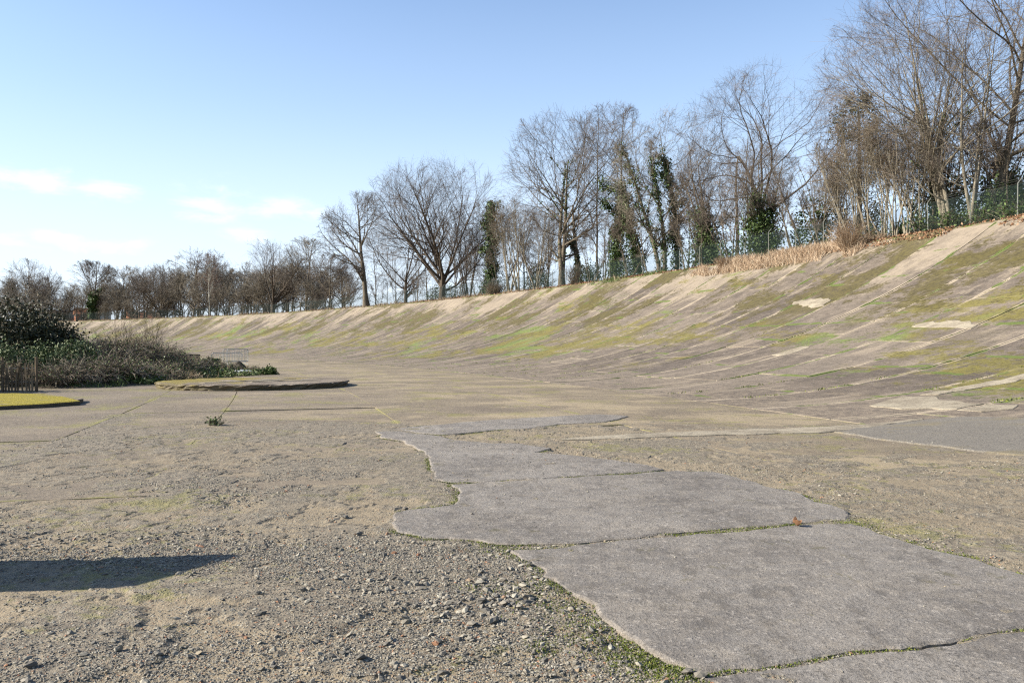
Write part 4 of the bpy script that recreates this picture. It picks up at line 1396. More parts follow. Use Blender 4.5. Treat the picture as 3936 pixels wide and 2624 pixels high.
strip_blades(13000, 20.3, 23.7, 314.7, 317.9, 0.62, 0.011, 0.55, 'russet_grass', 'dry_grass', 'tall russet dead grass on the rim of the banking', 'dry grass', 0.34)
strip_blades(9000, 25.2, 64, 316.2, 318.6, 0.55, 0.016, 0.4, 'dry_stem', 'dry_grass', 'sparse straw coloured grass along the far rim', 'dry grass', 0.5)
strip_blades(5000, 23.5, 27.5, 315.9, 318.6, 0.35, 0.014, 0.5, 'weed_leaf', 'rim_grass', 'short green grass on the rim below the trees', 'grass', 0.52)


def twig_bush(name, label, loc, H, rad, n, mat, seed, cat='bush', spread=0.35, twigs=4, leaf=0, leaf_mat='weed_leaf', leaf_size=0.05, group=None, droop=0.0, r0=0.008):
    r_ = np.random.default_rng(seed)
    root = empty(name, loc, label, cat, group)
    a = r_.random(n) * 6.28
    b = np.stack([np.cos(a), np.sin(a), np.zeros(n)], -1) * (rad * 0.55 * np.sqrt(r_.random(n)))[:, None]
    d = np.c_[b[:, :2] / max(rad, 0.1) * 0.9 + r_.normal(0, spread, (n, 2)), np.ones(n)]
    P0 = grow(r_, b, d, H * r_.uniform(0.55, 1.12, n), 6, 0.12, 0.04, None, droop)
    R0 = taper(np.full(n, r0), r0 * 0.4, 6)
    gm = Geo()
    V, q = tubes(P0, R0, 3)
    gm.add(V, q, np.repeat(r_.random(n), 18))
    b2, d2, rd, t, L = spawn(r_, P0, R0, twigs, 0.25, 1.0, 0.55, 0.2)
    P1 = grow(r_, b2, d2, L * r_.uniform(0.2, 0.45, len(b2)), 2, 0.15, 0.05, None, droop)
    V, q = tubes(P1, taper(np.full(len(b2), r0 * 0.6), r0 * 0.3, 2), 3)
    gm.add(V, q, np.repeat(r_.random(len(b2)), 6))
    link('stems', gm.mesh('stems', False, 'tint'), root, mat)
    if leaf:
        pts = np.concatenate([P0[:, 2:].reshape(-1, 3), P1[:, 1:].reshape(-1, 3)])
        pts = pts[r_.integers(0, len(pts), leaf)]
        pts = pts[pts[:, 2] > 0.02]
        V, q, t = leaves(r_, pts, leaf_size, 1, leaf_size * 1.3)
        link('leaves', arr_mesh('leaves', V, [q], False, None, {'tint': t}), root, leaf_mat)
    return root


x, y = ring_at(3262, 315.6)
twig_bush('russet_bush', 'upright russet twiggy bush at the right end of the dry grass', (x, y, float(hz(315.6))), 2.0, 0.75, 260, 'russet_grass', 301, twigs=5, r0=0.011)
x, y = ring_at(2775, 315.9)
twig_bush('russet_bush', 'small round russet bush at the left end of the dry grass', (x, y, float(hz(315.9))), 0.9, 0.5, 150, 'russet_grass', 302, r0=0.01)
x, y = ring_at(1900, 317.2)
twig_bush('brown_bush', 'low brown bush on the rim beside the short reddish trees', (x, y, plat(x, y)), 1.5, 1.3, 260, 'bramble_stem', 303, r0=0.014)
x, y = ring_at(2205, 317.0)
twig_bush('root_suckers', 'thin straight suckers round the foot of the twin trunks', (x, y, plat(x, y)), 2.4, 0.5, 120, 'bramble_stem', 304, spread=0.12, twigs=2, r0=0.014)
for k, px in enumerate((3360, 3470, 3570, 3680, 3800, 3900)):
    x, y = ring_at(px, 318.7)
    twig_bush('bramble_bush', ['brambles at the foot of the saplings', 'brambles right of the sapling clumps', 'brambles below the ivy covered stem', 'brambles below the slender pale stems', 'brambles left of the tallest tree', 'brambles at the right edge behind the fence'][k] + ' on the rim', (x, y, plat(x, y) - 0.1), 1.3, 1.0, 120, 'bramble_stem', 310 + k, leaf=1100, leaf_mat='ivy_leaf', leaf_size=0.07, group='brambles behind the fence')
# dark evergreen scrub seen low between the trunks
for k, (px, r, tp, hf) in enumerate(((1700, 326, 1090, 60), (1900, 325, 1060, 70), (2070, 327, 1010, 60), (2250, 325, 1010, 60), (2380, 323, 930, 55), (2735, 321, 880, 90), (2925, 320, 800, 80), (3120, 323, 760, 80), (3600, 325, 640, 110), (3760, 325, 640, 110), (3860, 321.5, 690, 60), (3920, 325, 640, 100))):
    x, y = ring_at(px, r)
    zb = plat(x, y)
    H = ztop(tp, y) - zb
    root = empty('evergreen_scrub', (x, y, zb - 0.1), ['low dark evergreen scrub ' + s for s in ('behind the dome shaped beech', 'by the short reddish trees', 'left of the twin trunks', 'right of the twin trunks', 'left of the slim ivy column', 'round the many stemmed ivy tree', 'under the bushy ivy tree', 'under the dark conifer', 'behind the ivy covered stem', 'behind the slender pale stems', 'hugging the tallest trunk', 'at the right edge behind the fence')][k], 'scrub', 'evergreen scrub behind the fence')
    r_ = np.random.default_rng(400 + k)
    V, q, t = leaf_blob(r_, np.array([0, 0, H * 0.25]), np.array([hf / F * y, hf / F * y, H * 0.8]), 2600, 0.11, 30)
    link('leaves', arr_mesh('leaves', V, [q], False, None, {'tint': t}), root, 'ivy_leaf')

# green tufts and moss cushions in the joints of the banking
n = 5200
k_ = rv.integers(0, 70, n)
rr = rv.uniform(290, 315.5, n)
tt = np.array([jline(min(int(a) + 2, len(lines) - 1), b) for a, b in zip(k_, rr)])
x, y = pol(rr, tt)
ok = (fbm(x, y, 0.33, 3) > 0.53) & (y > 12)
P = np.stack([x, y, hz(rr) - 0.01], -1)[ok]
P = np.repeat(P, 8, 0) + rv.normal(0, 1, (ok.sum() * 8, 3)) * [0.10, 0.10, 0.0]
P[:, 2] = hz(radius(P[:, 0], P[:, 1])) - 0.005
V, q, t3, t = blades(rv, P, 0.07, 0.5, 0.012)
tag(link('joint_grass', arr_mesh('joint_grass', V, [q, t3], False, None, {'tint': t}), None, 'moss'), 'tufts of green grass and moss growing in the slab joints', 'grass', kind='stuff')

# ------------------------------------------------------------------ loose stones and gravel
def stone_shapes(k, tris20):
    r_ = np.random.default_rng(600 + k)
    if tris20:
        f = (1 + 5 ** 0.5) / 2
        B_ = np.array([(-1, f, 0), (1, f, 0), (-1, -f, 0), (1, -f, 0), (0, -1, f), (0, 1, f), (0, -1, -f), (0, 1, -f), (f, 0, -1), (f, 0, 1), (-f, 0, -1), (-f, 0, 1)], float) / 1.9
        T = np.array([(0, 11, 5), (0, 5, 1), (0, 1, 7), (0, 7, 10), (0, 10, 11), (1, 5, 9), (5, 11, 4), (11, 10, 2), (10, 7, 6), (7, 1, 8), (3, 9, 4), (3, 4, 2), (3, 2, 6), (3, 6, 8), (3, 8, 9), (4, 9, 5), (2, 4, 11), (6, 2, 10), (8, 6, 7), (9, 8, 1)])
    else:
        B_ = np.array([(1, 0, 0), (-1, 0, 0), (0, 1, 0), (0, -1, 0), (0, 0, 1), (0, 0, -1)], float)
        T = np.array([(0, 2, 4), (2, 1, 4), (1, 3, 4), (3, 0, 4), (2, 0, 5), (1, 2, 5), (3, 1, 5), (0, 3, 5)])
    return B_ * r_.uniform(0.72, 1.25, (len(B_), 1)) + r_.normal(0, 0.10, B_.shape), T


def scatter(P, S, big, seed):
    """stones of half-size S at P, merged"""
    r_ = np.random.default_rng(seed)
    Vs, Fs, Ts, n = [], [], [], 0
    kind = r_.integers(0, 6, len(P))
    for k in range(6):
        m = kind == k
        if not m.any():
            continue
        B_, T = stone_shapes(k, big)
        sc = S[m][:, None] * np.c_[r_.uniform(0.8, 1.4, m.sum()), r_.uniform(0.7, 1.1, m.sum()), r_.uniform(0.4, 0.75, m.sum())]
        a = r_.random(m.sum()) * 6.28
        v = B_[None] * sc[:, None]
        c, s = np.cos(a)[:, None], np.sin(a)[:, None]
        v = np.stack([v[..., 0] * c - v[..., 1] * s, v[..., 0] * s + v[..., 1] * c, v[..., 2]], -1)
        v[..., 2] += v[..., 0] * r_.normal(0, 0.25, (m.sum(), 1))
        v = v + P[m][:, None]
        Vs.append(v.reshape(-1, 3))
        nb = len(B_)
        Fs.append((T[None] + (np.arange(m.sum()) * nb)[:, None, None]).reshape(-1, 3) + n)
        Ts.append(np.repeat(r_.random(m.sum()), nb))
        n += m.sum() * nb
    return np.concatenate(Vs), np.concatenate(Fs), np.concatenate(Ts)


FRONT = ('A1', 'A2', 'B', 'C', 'D', 'E', 'S')


def off_slabs(x, y, keys=FRONT):
    m = np.zeros(len(x), bool)
    for k in keys:
        O = TR[k]
        bb = (x > O[:, 0].min()) & (x < O[:, 0].max()) & (y > O[:, 1].min()) & (y < O[:, 1].max())
        idx = np.where(bb)[0]
        if len(idx):
            m[idx] |= inside(x[idx], y[idx], O[::2])
    return ~m


def rubble_density(x, y):
    """share of the ground that is loose stone: thick in the hollow left of the front slab and along the bottom left, thin on the crusts"""
    d = 0.02 + 1.0 * sstep(0.6 * fbm(x + 3, y, 0.8, 3) + 0.4 * fbm(x, y + 7, 3.0, 3), 0.44, 0.60)
    edge = np.exp(-((x - (-0.75 + 0.30 * (6.0 - y))) ** 2) / 0.9 - ((y - 5.1) ** 2) / 1.3)
    d = d + 1.3 * edge + 0.55 * sstep(-y, -4.8, -3.9) * (x < 0.6)
    d = d * np.where(x > 2.5, 0.5, 1.0)
    return np.clip(d, 0.02, 1.6)


rg = np.random.default_rng(17)


def field_pts(n, y0, y1, pw):
    y = (y0 ** pw + (y1 ** pw - y0 ** pw) * rg.random(n)) ** (1 / pw)
    x = (rg.random(n) * 2 - 1) * y * 0.69
    m = (rg.random(n) * 1.6 < rubble_density(x, y)) & off_slabs(x, y) & (radius(x, y) < 291)
    return x[m], y[m]


gv, gf, gt, gn = [], [], [], 0
for n, y0, y1, pw, s0, s1, big in ((120000, 3.3, 6.3, 1.0, 0.0050, 0.0115, False), (60000, 5.8, 11.5, 1.0, 0.0080, 0.0150, False), (20000, 9.0, 20.0, 1.2, 0.011, 0.019, False), (7000, 3.4, 9.0, 1.0, 0.010, 0.022, True)):
    x, y = field_pts(n, y0, y1, pw)
    S = s0 + (s1 - s0) * rg.random(len(x)) ** 2.2
    z = eroded(x, y)[0] + hz(radius(x, y)) + S * 0.18
    V, f, t = scatter(np.stack([x, y, z], -1), S, big, int(n))
    gv.append(V); gf.append(f + gn); gt.append(t); gn += len(V)
x = rg.uniform(-1.5, 9.5, 6000)
y = rg.uniform(3.4, 17.0, 6000)
for key, top_, n_ in (('A1', 0.022, 420), ('A2', 0.016, 120), ('B', 0.024, 420), ('C', 0.020, 300), ('E', 0.020, 300)):
    m = inside(x, y, TR[key][::2]) & (rg.random(6000) < 0.5)
    xs_, ys_ = x[m][:n_], y[m][:n_]
    S = (0.0025 + 0.006 * rg.random(len(xs_)) ** 3) * np.clip(ys_ / 5.0, 1, 2)
    V, f, t = scatter(np.stack([xs_, ys_, hz(radius(xs_, ys_)) + top_ + S * 0.3], -1), S, False, 500 + n_)
    gv.append(V); gf.append(f + gn); gt.append(t); gn += len(V)
cx2, cy2 = at(1890, 2310)[:2]                     # the hollow of broken lumps beside the front slab
n = 800
x, y = cx2 + rg.normal(0, 0.55, n) - 0.15, cy2 + rg.normal(0, 0.42, n)
m = off_slabs(x, y) & (fbm(x, y, 3.0, 2) > 0.42)
x, y = x[m], y[m]
S = 0.008 + 0.019 * rg.random(len(x)) ** 2.5
V, f, t = scatter(np.stack([x, y, eroded(x, y)[0] + S * 0.25], -1), S, True, 444)
gv.append(V); gf.append(f + gn); gt.append(t * 0.9); gn += len(V)
tag(link('gravel', arr_mesh('gravel', np.concatenate(gv), [np.concatenate(gf)], False, None, {'tint': np.concatenate(gt)}), None, 'stone'), 'loose grey gravel scattered over the sandy ground', 'gravel', kind='stuff')

# larger lumps of broken concrete, each its own thing
def lump(r_, s):
    B_, T = stone_shapes(int(r_.integers(0, 6)), True)
    # one refinement so that faces stay angular but the outline is uneven
    V = B_.copy()
    mids, F2 = {}, []
    V = list(V)
    for a, b, c in T:
        def mid(i, j):
            k = (min(i, j), max(i, j))
            if k not in mids:
                mids[k] = len(V)
                V.append((V[i] + V[j]) / 2 * r_.uniform(0.86, 1.10))
            return mids[k]
        ab, bc, ca = mid(a, b), mid(b, c), mid(c, a)
        F2 += [(a, ab, ca), (b, bc, ab), (c, ca, bc), (ab, bc, ca)]
    V = np.array(V) * s * 0.62 * np.array([1.3, 0.95, 0.62])
    return V, np.array(F2)


lumps = [(1900, 2395, 0.055, 0.45, 'grey'), (1850, 2215, 0.035, 0.5, 'pale'), (1965, 2200, 0.035, 0.8, 'white'), (1850, 2320, 0.05, 0.15, 'dark grey'), (1710, 2240, 0.045, 0.35, 'flat grey'), (1560, 2390, 0.04, 0.2, 'dark'), (1505, 2395, 0.028, 0.5, 'pointed grey'),
         (1500, 2470, 0.034, 0.6, 'pale pointed'), (1675, 2487, 0.028, 0.99, 'orange brick'), (2230, 2465, 0.026, 0.25, 'small upright grey'), (2260, 2440, 0.03, 0.05, 'black'), (1760, 2470, 0.035, 0.12, 'charcoal'), (1815, 1985, 0.022, 0.5, 'round grey'),
         (2035, 2300, 0.045, 0.3, 'brown grey'), (2085, 2310, 0.04, 0.55, 'light grey'), (1940, 2330, 0.045, 0.42, 'broken grey'), (2000, 2345, 0.04, 0.7, 'pale chipped'), (1780, 2355, 0.045, 0.4, 'mid grey'), (1720, 2330, 0.035, 0.65, 'light'), (1480, 2145, 0.045, 0.08, 'dark flat'),
         (560, 2190, 0.024, 0.1, 'dark round'), (640, 2035, 0.03, 0.12, 'dark'), (1070, 2080, 0.026, 0.1, 'black'), (610, 2525, 0.035, 0.2, 'smooth dark'), (455, 2510, 0.04, 0.62, 'pale flat'), (120, 2580, 0.04, 0.1, 'dark blue'), (2640, 2600, 0.045, 0.15, 'dark angular'), (2690, 2610, 0.04, 0.5, 'grey'), (560, 2630, 0.04, 0.8, 'white'),
         (1380, 2055, 0.05, 0.3, 'flat'), (1330, 1990, 0.05, 0.2, 'dark slate'), (1600, 2260, 0.04, 0.45, 'grey'), (1935, 2240, 0.04, 0.35, 'grey'), (2110, 2270, 0.035, 0.6, 'pale'), (2240, 2335, 0.03, 0.7, 'white'), (1560, 1960, 0.04, 0.1, 'dark flat')]
where = ('beside the front slab', 'in the rubble left of the front slab', 'near the moss at the slab edge', 'on the sandy ground', 'among the gravel')
seen = {}
rl = np.random.default_rng(88)
for px, py, s, tint_, adj in lumps:
    p = at(px, py)
    r_ = np.random.default_rng(int(px * 7 + py))
    V, T = lump(r_, s)
    on = not off_slabs(np.array([p[0]]), np.array([p[1]]))[0]
    z = (0.025 if on else eroded(np.array([p[0]]), np.array([p[1]]))[0][0]) + s * 0.32
    base = 'on the smooth middle slab' if on else ('at the front edge of the picture' if py > 2500 else 'in the rubble hollow left of the front slab' if 1700 < px < 2150 and py > 2150 else 'on gravel right of the shadow' if px > 950 else 'on the sandy ground at the left')
    lab = f'{adj} lump of broken stone {base}'
    o = link('rubble_stone', arr_mesh('rubble_stone', V, [T], False, None, {'tint': np.full(len(V), tint_)}), None, 'stone')
    o.location = (p[0], p[1], z)
    o.rotation_euler = (r_.normal(0, 0.15), r_.normal(0, 0.15), r_.random() * 6.28)
    if lab in seen:
        seen[lab] += 1
        lab = f'{adj} lump of broken stone {base}, further right'
    seen[lab] = 1
    tag(o, lab, 'stone', 'loose lumps of broken concrete')

# moss and weeds fringing the slabs
P = []
for key, lo, hi in (('A1', 0, 0.42), ('B', 0, 1), ('C', 0, 1), ('D', 0, 1)):
    O = TR[key]
    m = len(O)
    sel = O[rg.integers(0, m, 2600)]
    P.append(sel)
P = np.concatenate(P)
P = P[(fbm(P[:, 0], P[:, 1], 1.3, 3) > 0.47)]
P = np.repeat(P, 5, 0)
P = P + rg.normal(0, 1, P.shape) * 0.035
m = off_slabs(P[:, 0], P[:, 1], ('A1', 'A2', 'B', 'C', 'D'))
P = P[m]
extra = []
for px, py, sx, n in ((2190, 2330, 0.16, 900), (2320, 2420, 0.16, 1100), (2400, 2490, 0.13, 1300), (2500, 2545, 0.12, 1500), (2590, 2590, 0.12, 1600), (2120, 2260, 0.12, 500), (1900, 2110, 0.12, 500), (1860, 2270, 0.1, 250), (2090, 2495, 0.05, 250), (3300, 2020, 0.12, 500), (3500, 2110, 0.15, 500)):
    p = at(px, py)
    e = p[:2] + rg.normal(0, 1, (n, 2)) * sx
    extra.append(e)
e = np.concatenate(extra)
P = np.concatenate([P, e[off_slabs(e[:, 0], e[:, 1])]])
P = P[P[:, 1] > 3.2]
Z = eroded(P[:, 0], P[:, 1])[0]
V, q, t3, t = blades(rg, np.c_[P, Z - 0.002], 0.016, 0.8, 0.0032)
tag(link('moss_fringe', arr_mesh('moss_fringe', V, [q, t3], False, None, {'tint': t}), None, 'moss'), 'bright green moss fringing the edges of the front slabs', 'moss', kind='stuff')
# weed in the open joints between the front slabs
P = []
for poly in ([(1958, 2108), (2300, 2091), (2687, 2053), (3059, 2022), (3262, 2009)], [(2680, 2611), (3000, 2565), (3400, 2501), (3800, 2445), (3990, 2424)], [(1739, 1866), (2065, 1847), (2500, 1817)]):
    for (xa, ya), (xb, yb) in zip(poly, poly[1:]):
        a, b = at(xa, ya), at(xb, yb)
        t = rg.random((1000, 1))
        P.append(a[:2] * (1 - t) + b[:2] * t + rg.normal(0, 0.007, (1000, 2)))
P = np.concatenate(P)
P = P[fbm(P[:, 0], P[:, 1], 1.6, 3) > 0.50]
V, q, t3, t = blades(rg, np.c_[P, np.full(len(P), -0.012)], 0.021, 0.5, 0.0035)
tag(link('joint_moss', arr_mesh('joint_moss', V, [q, t3], False, None, {'tint': t}), None, 'moss'), 'thin line of moss in the joints between the front slabs', 'moss', kind='stuff')

# curled dead leaf on the joint
p = at(3059, 2032)
r_ = np.random.default_rng(9)
u, v = np.meshgrid(np.linspace(-1, 1, 9), np.linspace(-1, 1, 9), indexing='ij')
w = np.sqrt(np.clip(1 - v ** 2, 0.05, 1)) * (1 + 0.18 * np.sin(v * 9))
X = u * w * 0.040
Z = 0.012 + 0.055 * np.abs(u) ** 1.4 + 0.02 * v * v + 0.01 * np.sin(5 * v + 3 * u)
V = np.stack([X, v * 0.055, Z], -1).reshape(-1, 3)
i = np.arange(81).reshape(9, 9)
q = np.stack([i[:-1, :-1], i[1:, :-1], i[1:, 1:], i[:-1, 1:]], -1).reshape(-1, 4)
o = link('fallen_leaf', arr_mesh('fallen_leaf', V, [q], True, None, {'tint': np.full(81, 0.2)}), None, 'dead_leaf')
o.location = (p[0], p[1], 0.026)
o.rotation_euler = (0.15, 0.2, 0.5)
o.scale = (0.8, 0.8, 0.8)
tag(o, 'curled pinkish brown dead leaf on the joint of the front slabs', 'leaf')

# ------------------------------------------------------------------ left middle distance: round platform, mossy slab, paling fence, brambles
def px_at(px, y, z=0.0):
    return np.array([(px - 1968.0) / F * y, y, z])


# round platform
cx_, cy_, rad = -10.35, 32.1, 3.72
root = empty('round_platform', (cx_, cy_, 0), 'raised round concrete platform with yellow moss on its left side', 'platform')
n = 96
a = np.arange(n) * 2 * np.pi / n
rp = np.random.default_rng(4)
prof = [(0.972, -0.04, 0.014), (0.978, 0.06, 0.020), (0.988, 0.12, 0.020), (0.996, 0.165, 0.022), (0.990, 0.205, 0.012), (0.90, 0.21, 0.0), (0.6, 0.205, 0), (0.3, 0.20, 0)]
Vp = []
for f, z, j in prof:
    rr = rad * f + (rp.normal(0, 1, n) * j * 1.3 if j else 0)
    Vp.append(np.stack([rr * np.cos(a), rr * np.sin(a), z + (rp.normal(0, 1, n) * j * 0.7 if j else np.zeros(n))], -1))
Vp.append(np.array([[0, 0, 0.20]]))
qs = np.concatenate([np.stack([k * n + np.arange(n), k * n + (np.arange(n) + 1) % n, (k + 1) * n + (np.arange(n) + 1) % n, (k + 1) * n + np.arange(n)], -1) for k in range(len(prof) - 1)])
k = (len(prof) - 1) * n
tri = np.stack([k + np.arange(n), k + (np.arange(n) + 1) % n, np.full(n, k + n)], -1)
link('slab', arr_mesh('slab', np.concatenate(Vp), [qs, tri]), root, 'platform_concrete')
# pale cement bands laid across it
for (x0, y0, x1, y1, w) in ((-1.4, -1.9, 1.0, 2.0, 0.30), (0.2, -1.2, 2.3, 1.4, 0.26), (-0.9, -0.3, 2.6, 0.0, 0.2)):
    g = Geo().box(((x0 + x1) / 2, (y0 + y1) / 2, 0.211), (math.hypot(x1 - x0, y1 - y0), w, 0.016), math.atan2(y1 - y0, x1 - x0))
    link('cement_band', g.mesh('cement_band'), root, 'patch_concrete')


def poly_slab(name, pts, thick, mat, label, cat, z0=0.0, seed=1, tilt=0.0):
    r_ = np.random.default_rng(seed)
    O = []
    for i in range(len(pts)):
        p, q = np.array(pts[i]), np.array(pts[(i + 1) % len(pts)])
        k = max(2, int(np.linalg.norm(q - p) / 0.18))
        for t in np.arange(k) / k:
            O.append(p + (q - p) * t + r_.normal(0, 0.012, 2))
    O = np.array(O)
    c = O.mean(0)
    if np.sum((O[:, 0] - c[0]) * (np.roll(O[:, 1], -1) - c[1]) - (np.roll(O[:, 0], -1) - c[0]) * (O[:, 1] - c[1])) < 0:
        O = O[::-1]
    O = O - c
    m = len(O)
    I = O * 0.97
    up = lambda P: thick + tilt * P[:, 0]
    V = np.concatenate([np.c_[O, np.full(m, -0.06)], np.c_[O, up(O) - 0.02], np.c_[I, up(I)]])
    i = np.arange(m)
    j = (i + 1) % m
    q = np.concatenate([np.stack([i, j, m + j, m + i], -1), np.stack([m + i, m + j, 2 * m + j, 2 * m + i], -1)])
    tri = np.array(tessellate_polygon([[Vector((p[0], p[1], 0)) for p in I]]), np.int64) + 2 * m
    o = link(name, arr_mesh(name, V, [q, tri]), None, mat)
    o.location = (c[0], c[1], z0)
    return tag(o, label, cat)


f2 = lambda px, py, z: tuple(px_at(px, (EYE - z) * F / (py - HOR))[:2])
mz = 0.12
poly_slab('mossy_slab', [f2(-260, 1572, 0.10), f2(0, 1559, 0.10), f2(160, 1552, 0.10), f2(312, 1541, 0.10), f2(250, 1524, 0.10), f2(175, 1513, 0.10), f2(60, 1509, 0.10), f2(-260, 1511, 0.10)], 0.10, 'yellow_moss', 'wedge shaped concrete slab covered in yellow moss at the left edge', 'slab', 0, 3, 0.006)
poly_slab('broken_slab', [f2(255, 1530, 0.10), f2(322, 1527, 0.10), f2(318, 1533, 0.10), f2(300, 1538, 0.10)], 0.10, 'platform_concrete', 'small tilted fragment behind the tip of the mossy slab', 'slab', 0, 4, 0.03)

# cleft chestnut paling fence
root = empty('paling_fence', (*px_at(70, 28.0)[:2], 0), 'old chestnut paling fence in the shade at the left edge', 'fence')
ox, oy = px_at(70, 28.0)[:2]
rp = np.random.default_rng(12)
for px in list(range(-175, 128, 13)):
    q = px_at(px + rp.normal(0, 2), 28.0 + rp.normal(0, 0.02))
    h = rp.uniform(0.98, 1.10)
    lx, ly = rp.normal(0, 0.05, 2)
    w = rp.uniform(0.028, 0.042)
    g = Geo()
    P0 = np.array([(-w, -0.012, 0), (w, -0.012, 0), (w * 0.7, 0.016, 0), (-w * 0.7, 0.016, 0)])
    P1 = P0 * [0.9, 0.9, 1] + [lx, ly, h * 0.93]
    tip = np.array([[lx * 1.05, ly * 1.05, h + 0.02]])
    g.add(np.concatenate([P0, P1, tip]), [np.array([[0, 1, 5, 4], [1, 2, 6, 5], [2, 3, 7, 6], [3, 0, 4, 7], [3, 2, 1, 0]]), np.array([[4, 5, 8], [5, 6, 8], [6, 7, 8], [7, 4, 8]])])
    o = link('pale', g.mesh('pale'), root, 'old_timber')
    o.location = (q[0] - ox, q[1] - oy, 0)
for px in (6, 136, -150):
    q = px_at(px, 28.0)
    g = Geo().tube([(0, 0, -0.1), (rp.normal(0, 0.01), 0, 1.22)], [0.055, 0.05], 8)
    o = link('post', g.mesh('post'), root, 'old_timber')
    o.location = (q[0] - ox, q[1] + 0.07 - oy, 0)
for zz in (0.35, 0.82):
    a_, b_ = px_at(-175, 28.03), px_at(136, 28.03)
    g = Geo().tube([(a_[0] - ox, 0.04, zz), (b_[0] - ox, 0.04, zz)], 0.007, 4)
    link('binding_wire', g.mesh('binding_wire'), root, 'galvanised')

# rough mound of earth behind the paling and the platform
GX, GY = np.meshgrid(np.linspace(-46, -11, 120), np.linspace(29.2, 66, 120), indexing='ij')
MOUND = [px_at(-400, 30)[:2], px_at(140, 29.6)[:2], px_at(400, 30.6)[:2], px_at(600, 33.5)[:2], px_at(700, 37.5)[:2], px_at(1045, 45)[:2], px_at(1000, 50)[:2], px_at(870, 62)[:2], px_at(500, 66)[:2], px_at(-400, 66)[:2]]


def poly_dist(x, y, poly):
    best = np.full(x.shape, 1e9)
    for i in range(len(poly)):
        a, b = np.array(poly[i]), np.array(poly[(i + 1) % len(poly)])
        d = b - a
        t = np.clip(((x - a[0]) * d[0] + (y - a[1]) * d[1]) / (d @ d), 0, 1)
        best = np.minimum(best, np.hypot(x - a[0] - t * d[0], y - a[1] - t * d[1]))
    return best


def mound_h(x, y):
    x, y = np.asarray(x, float), np.asarray(y, float)
    d = np.where(inside(x, y, MOUND), poly_dist(x, y, MOUND), 0)
    pxl = 1968 + F * x / y
    hmax = np.interp(pxl, [0, 200, 420, 560, 720, 830, 930, 1040], [0.9, 0.9, 1.65, 1.6, 1.15, 0.8, 0.5, 0.12])
    return hmax * sstep(d, 0.0, 7.5) * (0.75 + 0.5 * fbm(x, y, 0.45, 4)) + (fbm(x, y, 1.2, 4) - 0.5) * 0.35 * sstep(d, 0.2, 1.5)


Zm = mound_h(GX, GY)
ins = inside(GX, GY, MOUND)
Zm = np.where(ins, np.maximum(Zm, 0.0) + 0.012, -0.12)
n1, n2 = GX.shape
i = np.arange(n1 * n2).reshape(n1, n2)
q = np.stack([i[:-1, :-1], i[1:, :-1], i[1:, 1:], i[:-1, 1:]], -1).reshape(-1, 4)
keep = (Zm.ravel()[q] > -0.1).any(1)
o = link('earth_mound', arr_mesh('earth_mound', np.stack([GX, GY, Zm], -1).reshape(-1, 3), [q[keep]], True), None, 'soil')
tag(o, 'overgrown mound of dark earth inside the bend', kind='structure')
mh = lambda x, y: float(mound_h(np.array([x]), np.array([y]))[0])


def on_mound(px, y):
    p = px_at(px, y)
    return (p[0], p[1], mh(p[0], p[1]))


# evergreen shrubs
def shrub(name, label, px, y, w, H, n, size, mat, seed, stems=True, clumps=40, cat='shrub', tz=None):
    p = on_mound(px, y)
    root = empty(name, (p[0], p[1], p[2] - 0.1), label, cat)
    r_ = np.random.default_rng(seed)
    V, q, t = leaf_blob(r_, np.array([0, 0, H * 0.15]), np.array([w, w, H * 0.85]), n, size, clumps)
    link('leaves', arr_mesh('leaves', V, [q], False, None, {'tint': t}), root, mat)
    ns = 40
    b = np.zeros((ns, 3))
    d = np.c_[r_.normal(0, w / H * 0.6, (ns, 2)), np.ones(ns)]
    P0 = grow(r_, b, d, H * r_.uniform(0.7, 1.1, ns), 6, 0.12, 0.0)
    V, q = tubes(P0, taper(np.full(ns, 0.022), 0.005, 6), 4)
    link('stems', Geo().add(V, q, np.repeat(r_.random(ns), 24)).mesh('stems', False, 'tint'), root, 'bramble_stem')
    return root


shrub('holly_bush', 'tall dark evergreen bush at the left edge', 20, 38.0, 2.7, 3.1, 22000, 0.065, 'holly_leaf', 701, clumps=70)
shrub('holly_bush', 'dark evergreen bush right of the tall one, in front of the far bank', 165, 39.5, 1.7, 2.3, 12000, 0.065, 'holly_leaf', 702, clumps=45)
shrub('laurel_bush', 'sunlit green leafy bush behind the paling fence', 175, 33.0, 1.30, 1.35, 9000, 0.05, 'laurel_leaf', 703, clumps=50)
shrub('laurel_bush', 'smaller sunlit green bush right of the leafy bush', 290, 34.0, 0.95, 1.15, 5500, 0.05, 'laurel_leaf', 704)
shrub('laurel_bush', 'pale green bush cut by the left edge above the paling', 25, 32.0, 1.0, 1.5, 5500, 0.05, 'laurel_leaf', 705)
shrub('holly_bush', 'dark evergreen bush beyond the left edge shading the paling', -260, 27.6, 1.5, 1.75, 6000, 0.08, 'ivy_leaf', 708)
shrub('ivy_mound', 'rounded ivy covered stump left of the metal barriers', 805, 52.0, 0.75, 0.75, 3500, 0.07, 'ivy_leaf', 706)
shrub('small_bush', 'little dark bush at the tip of the overgrown mound', 1030, 45.0, 0.45, 0.5, 1800, 0.05, 'weed_leaf', 707)

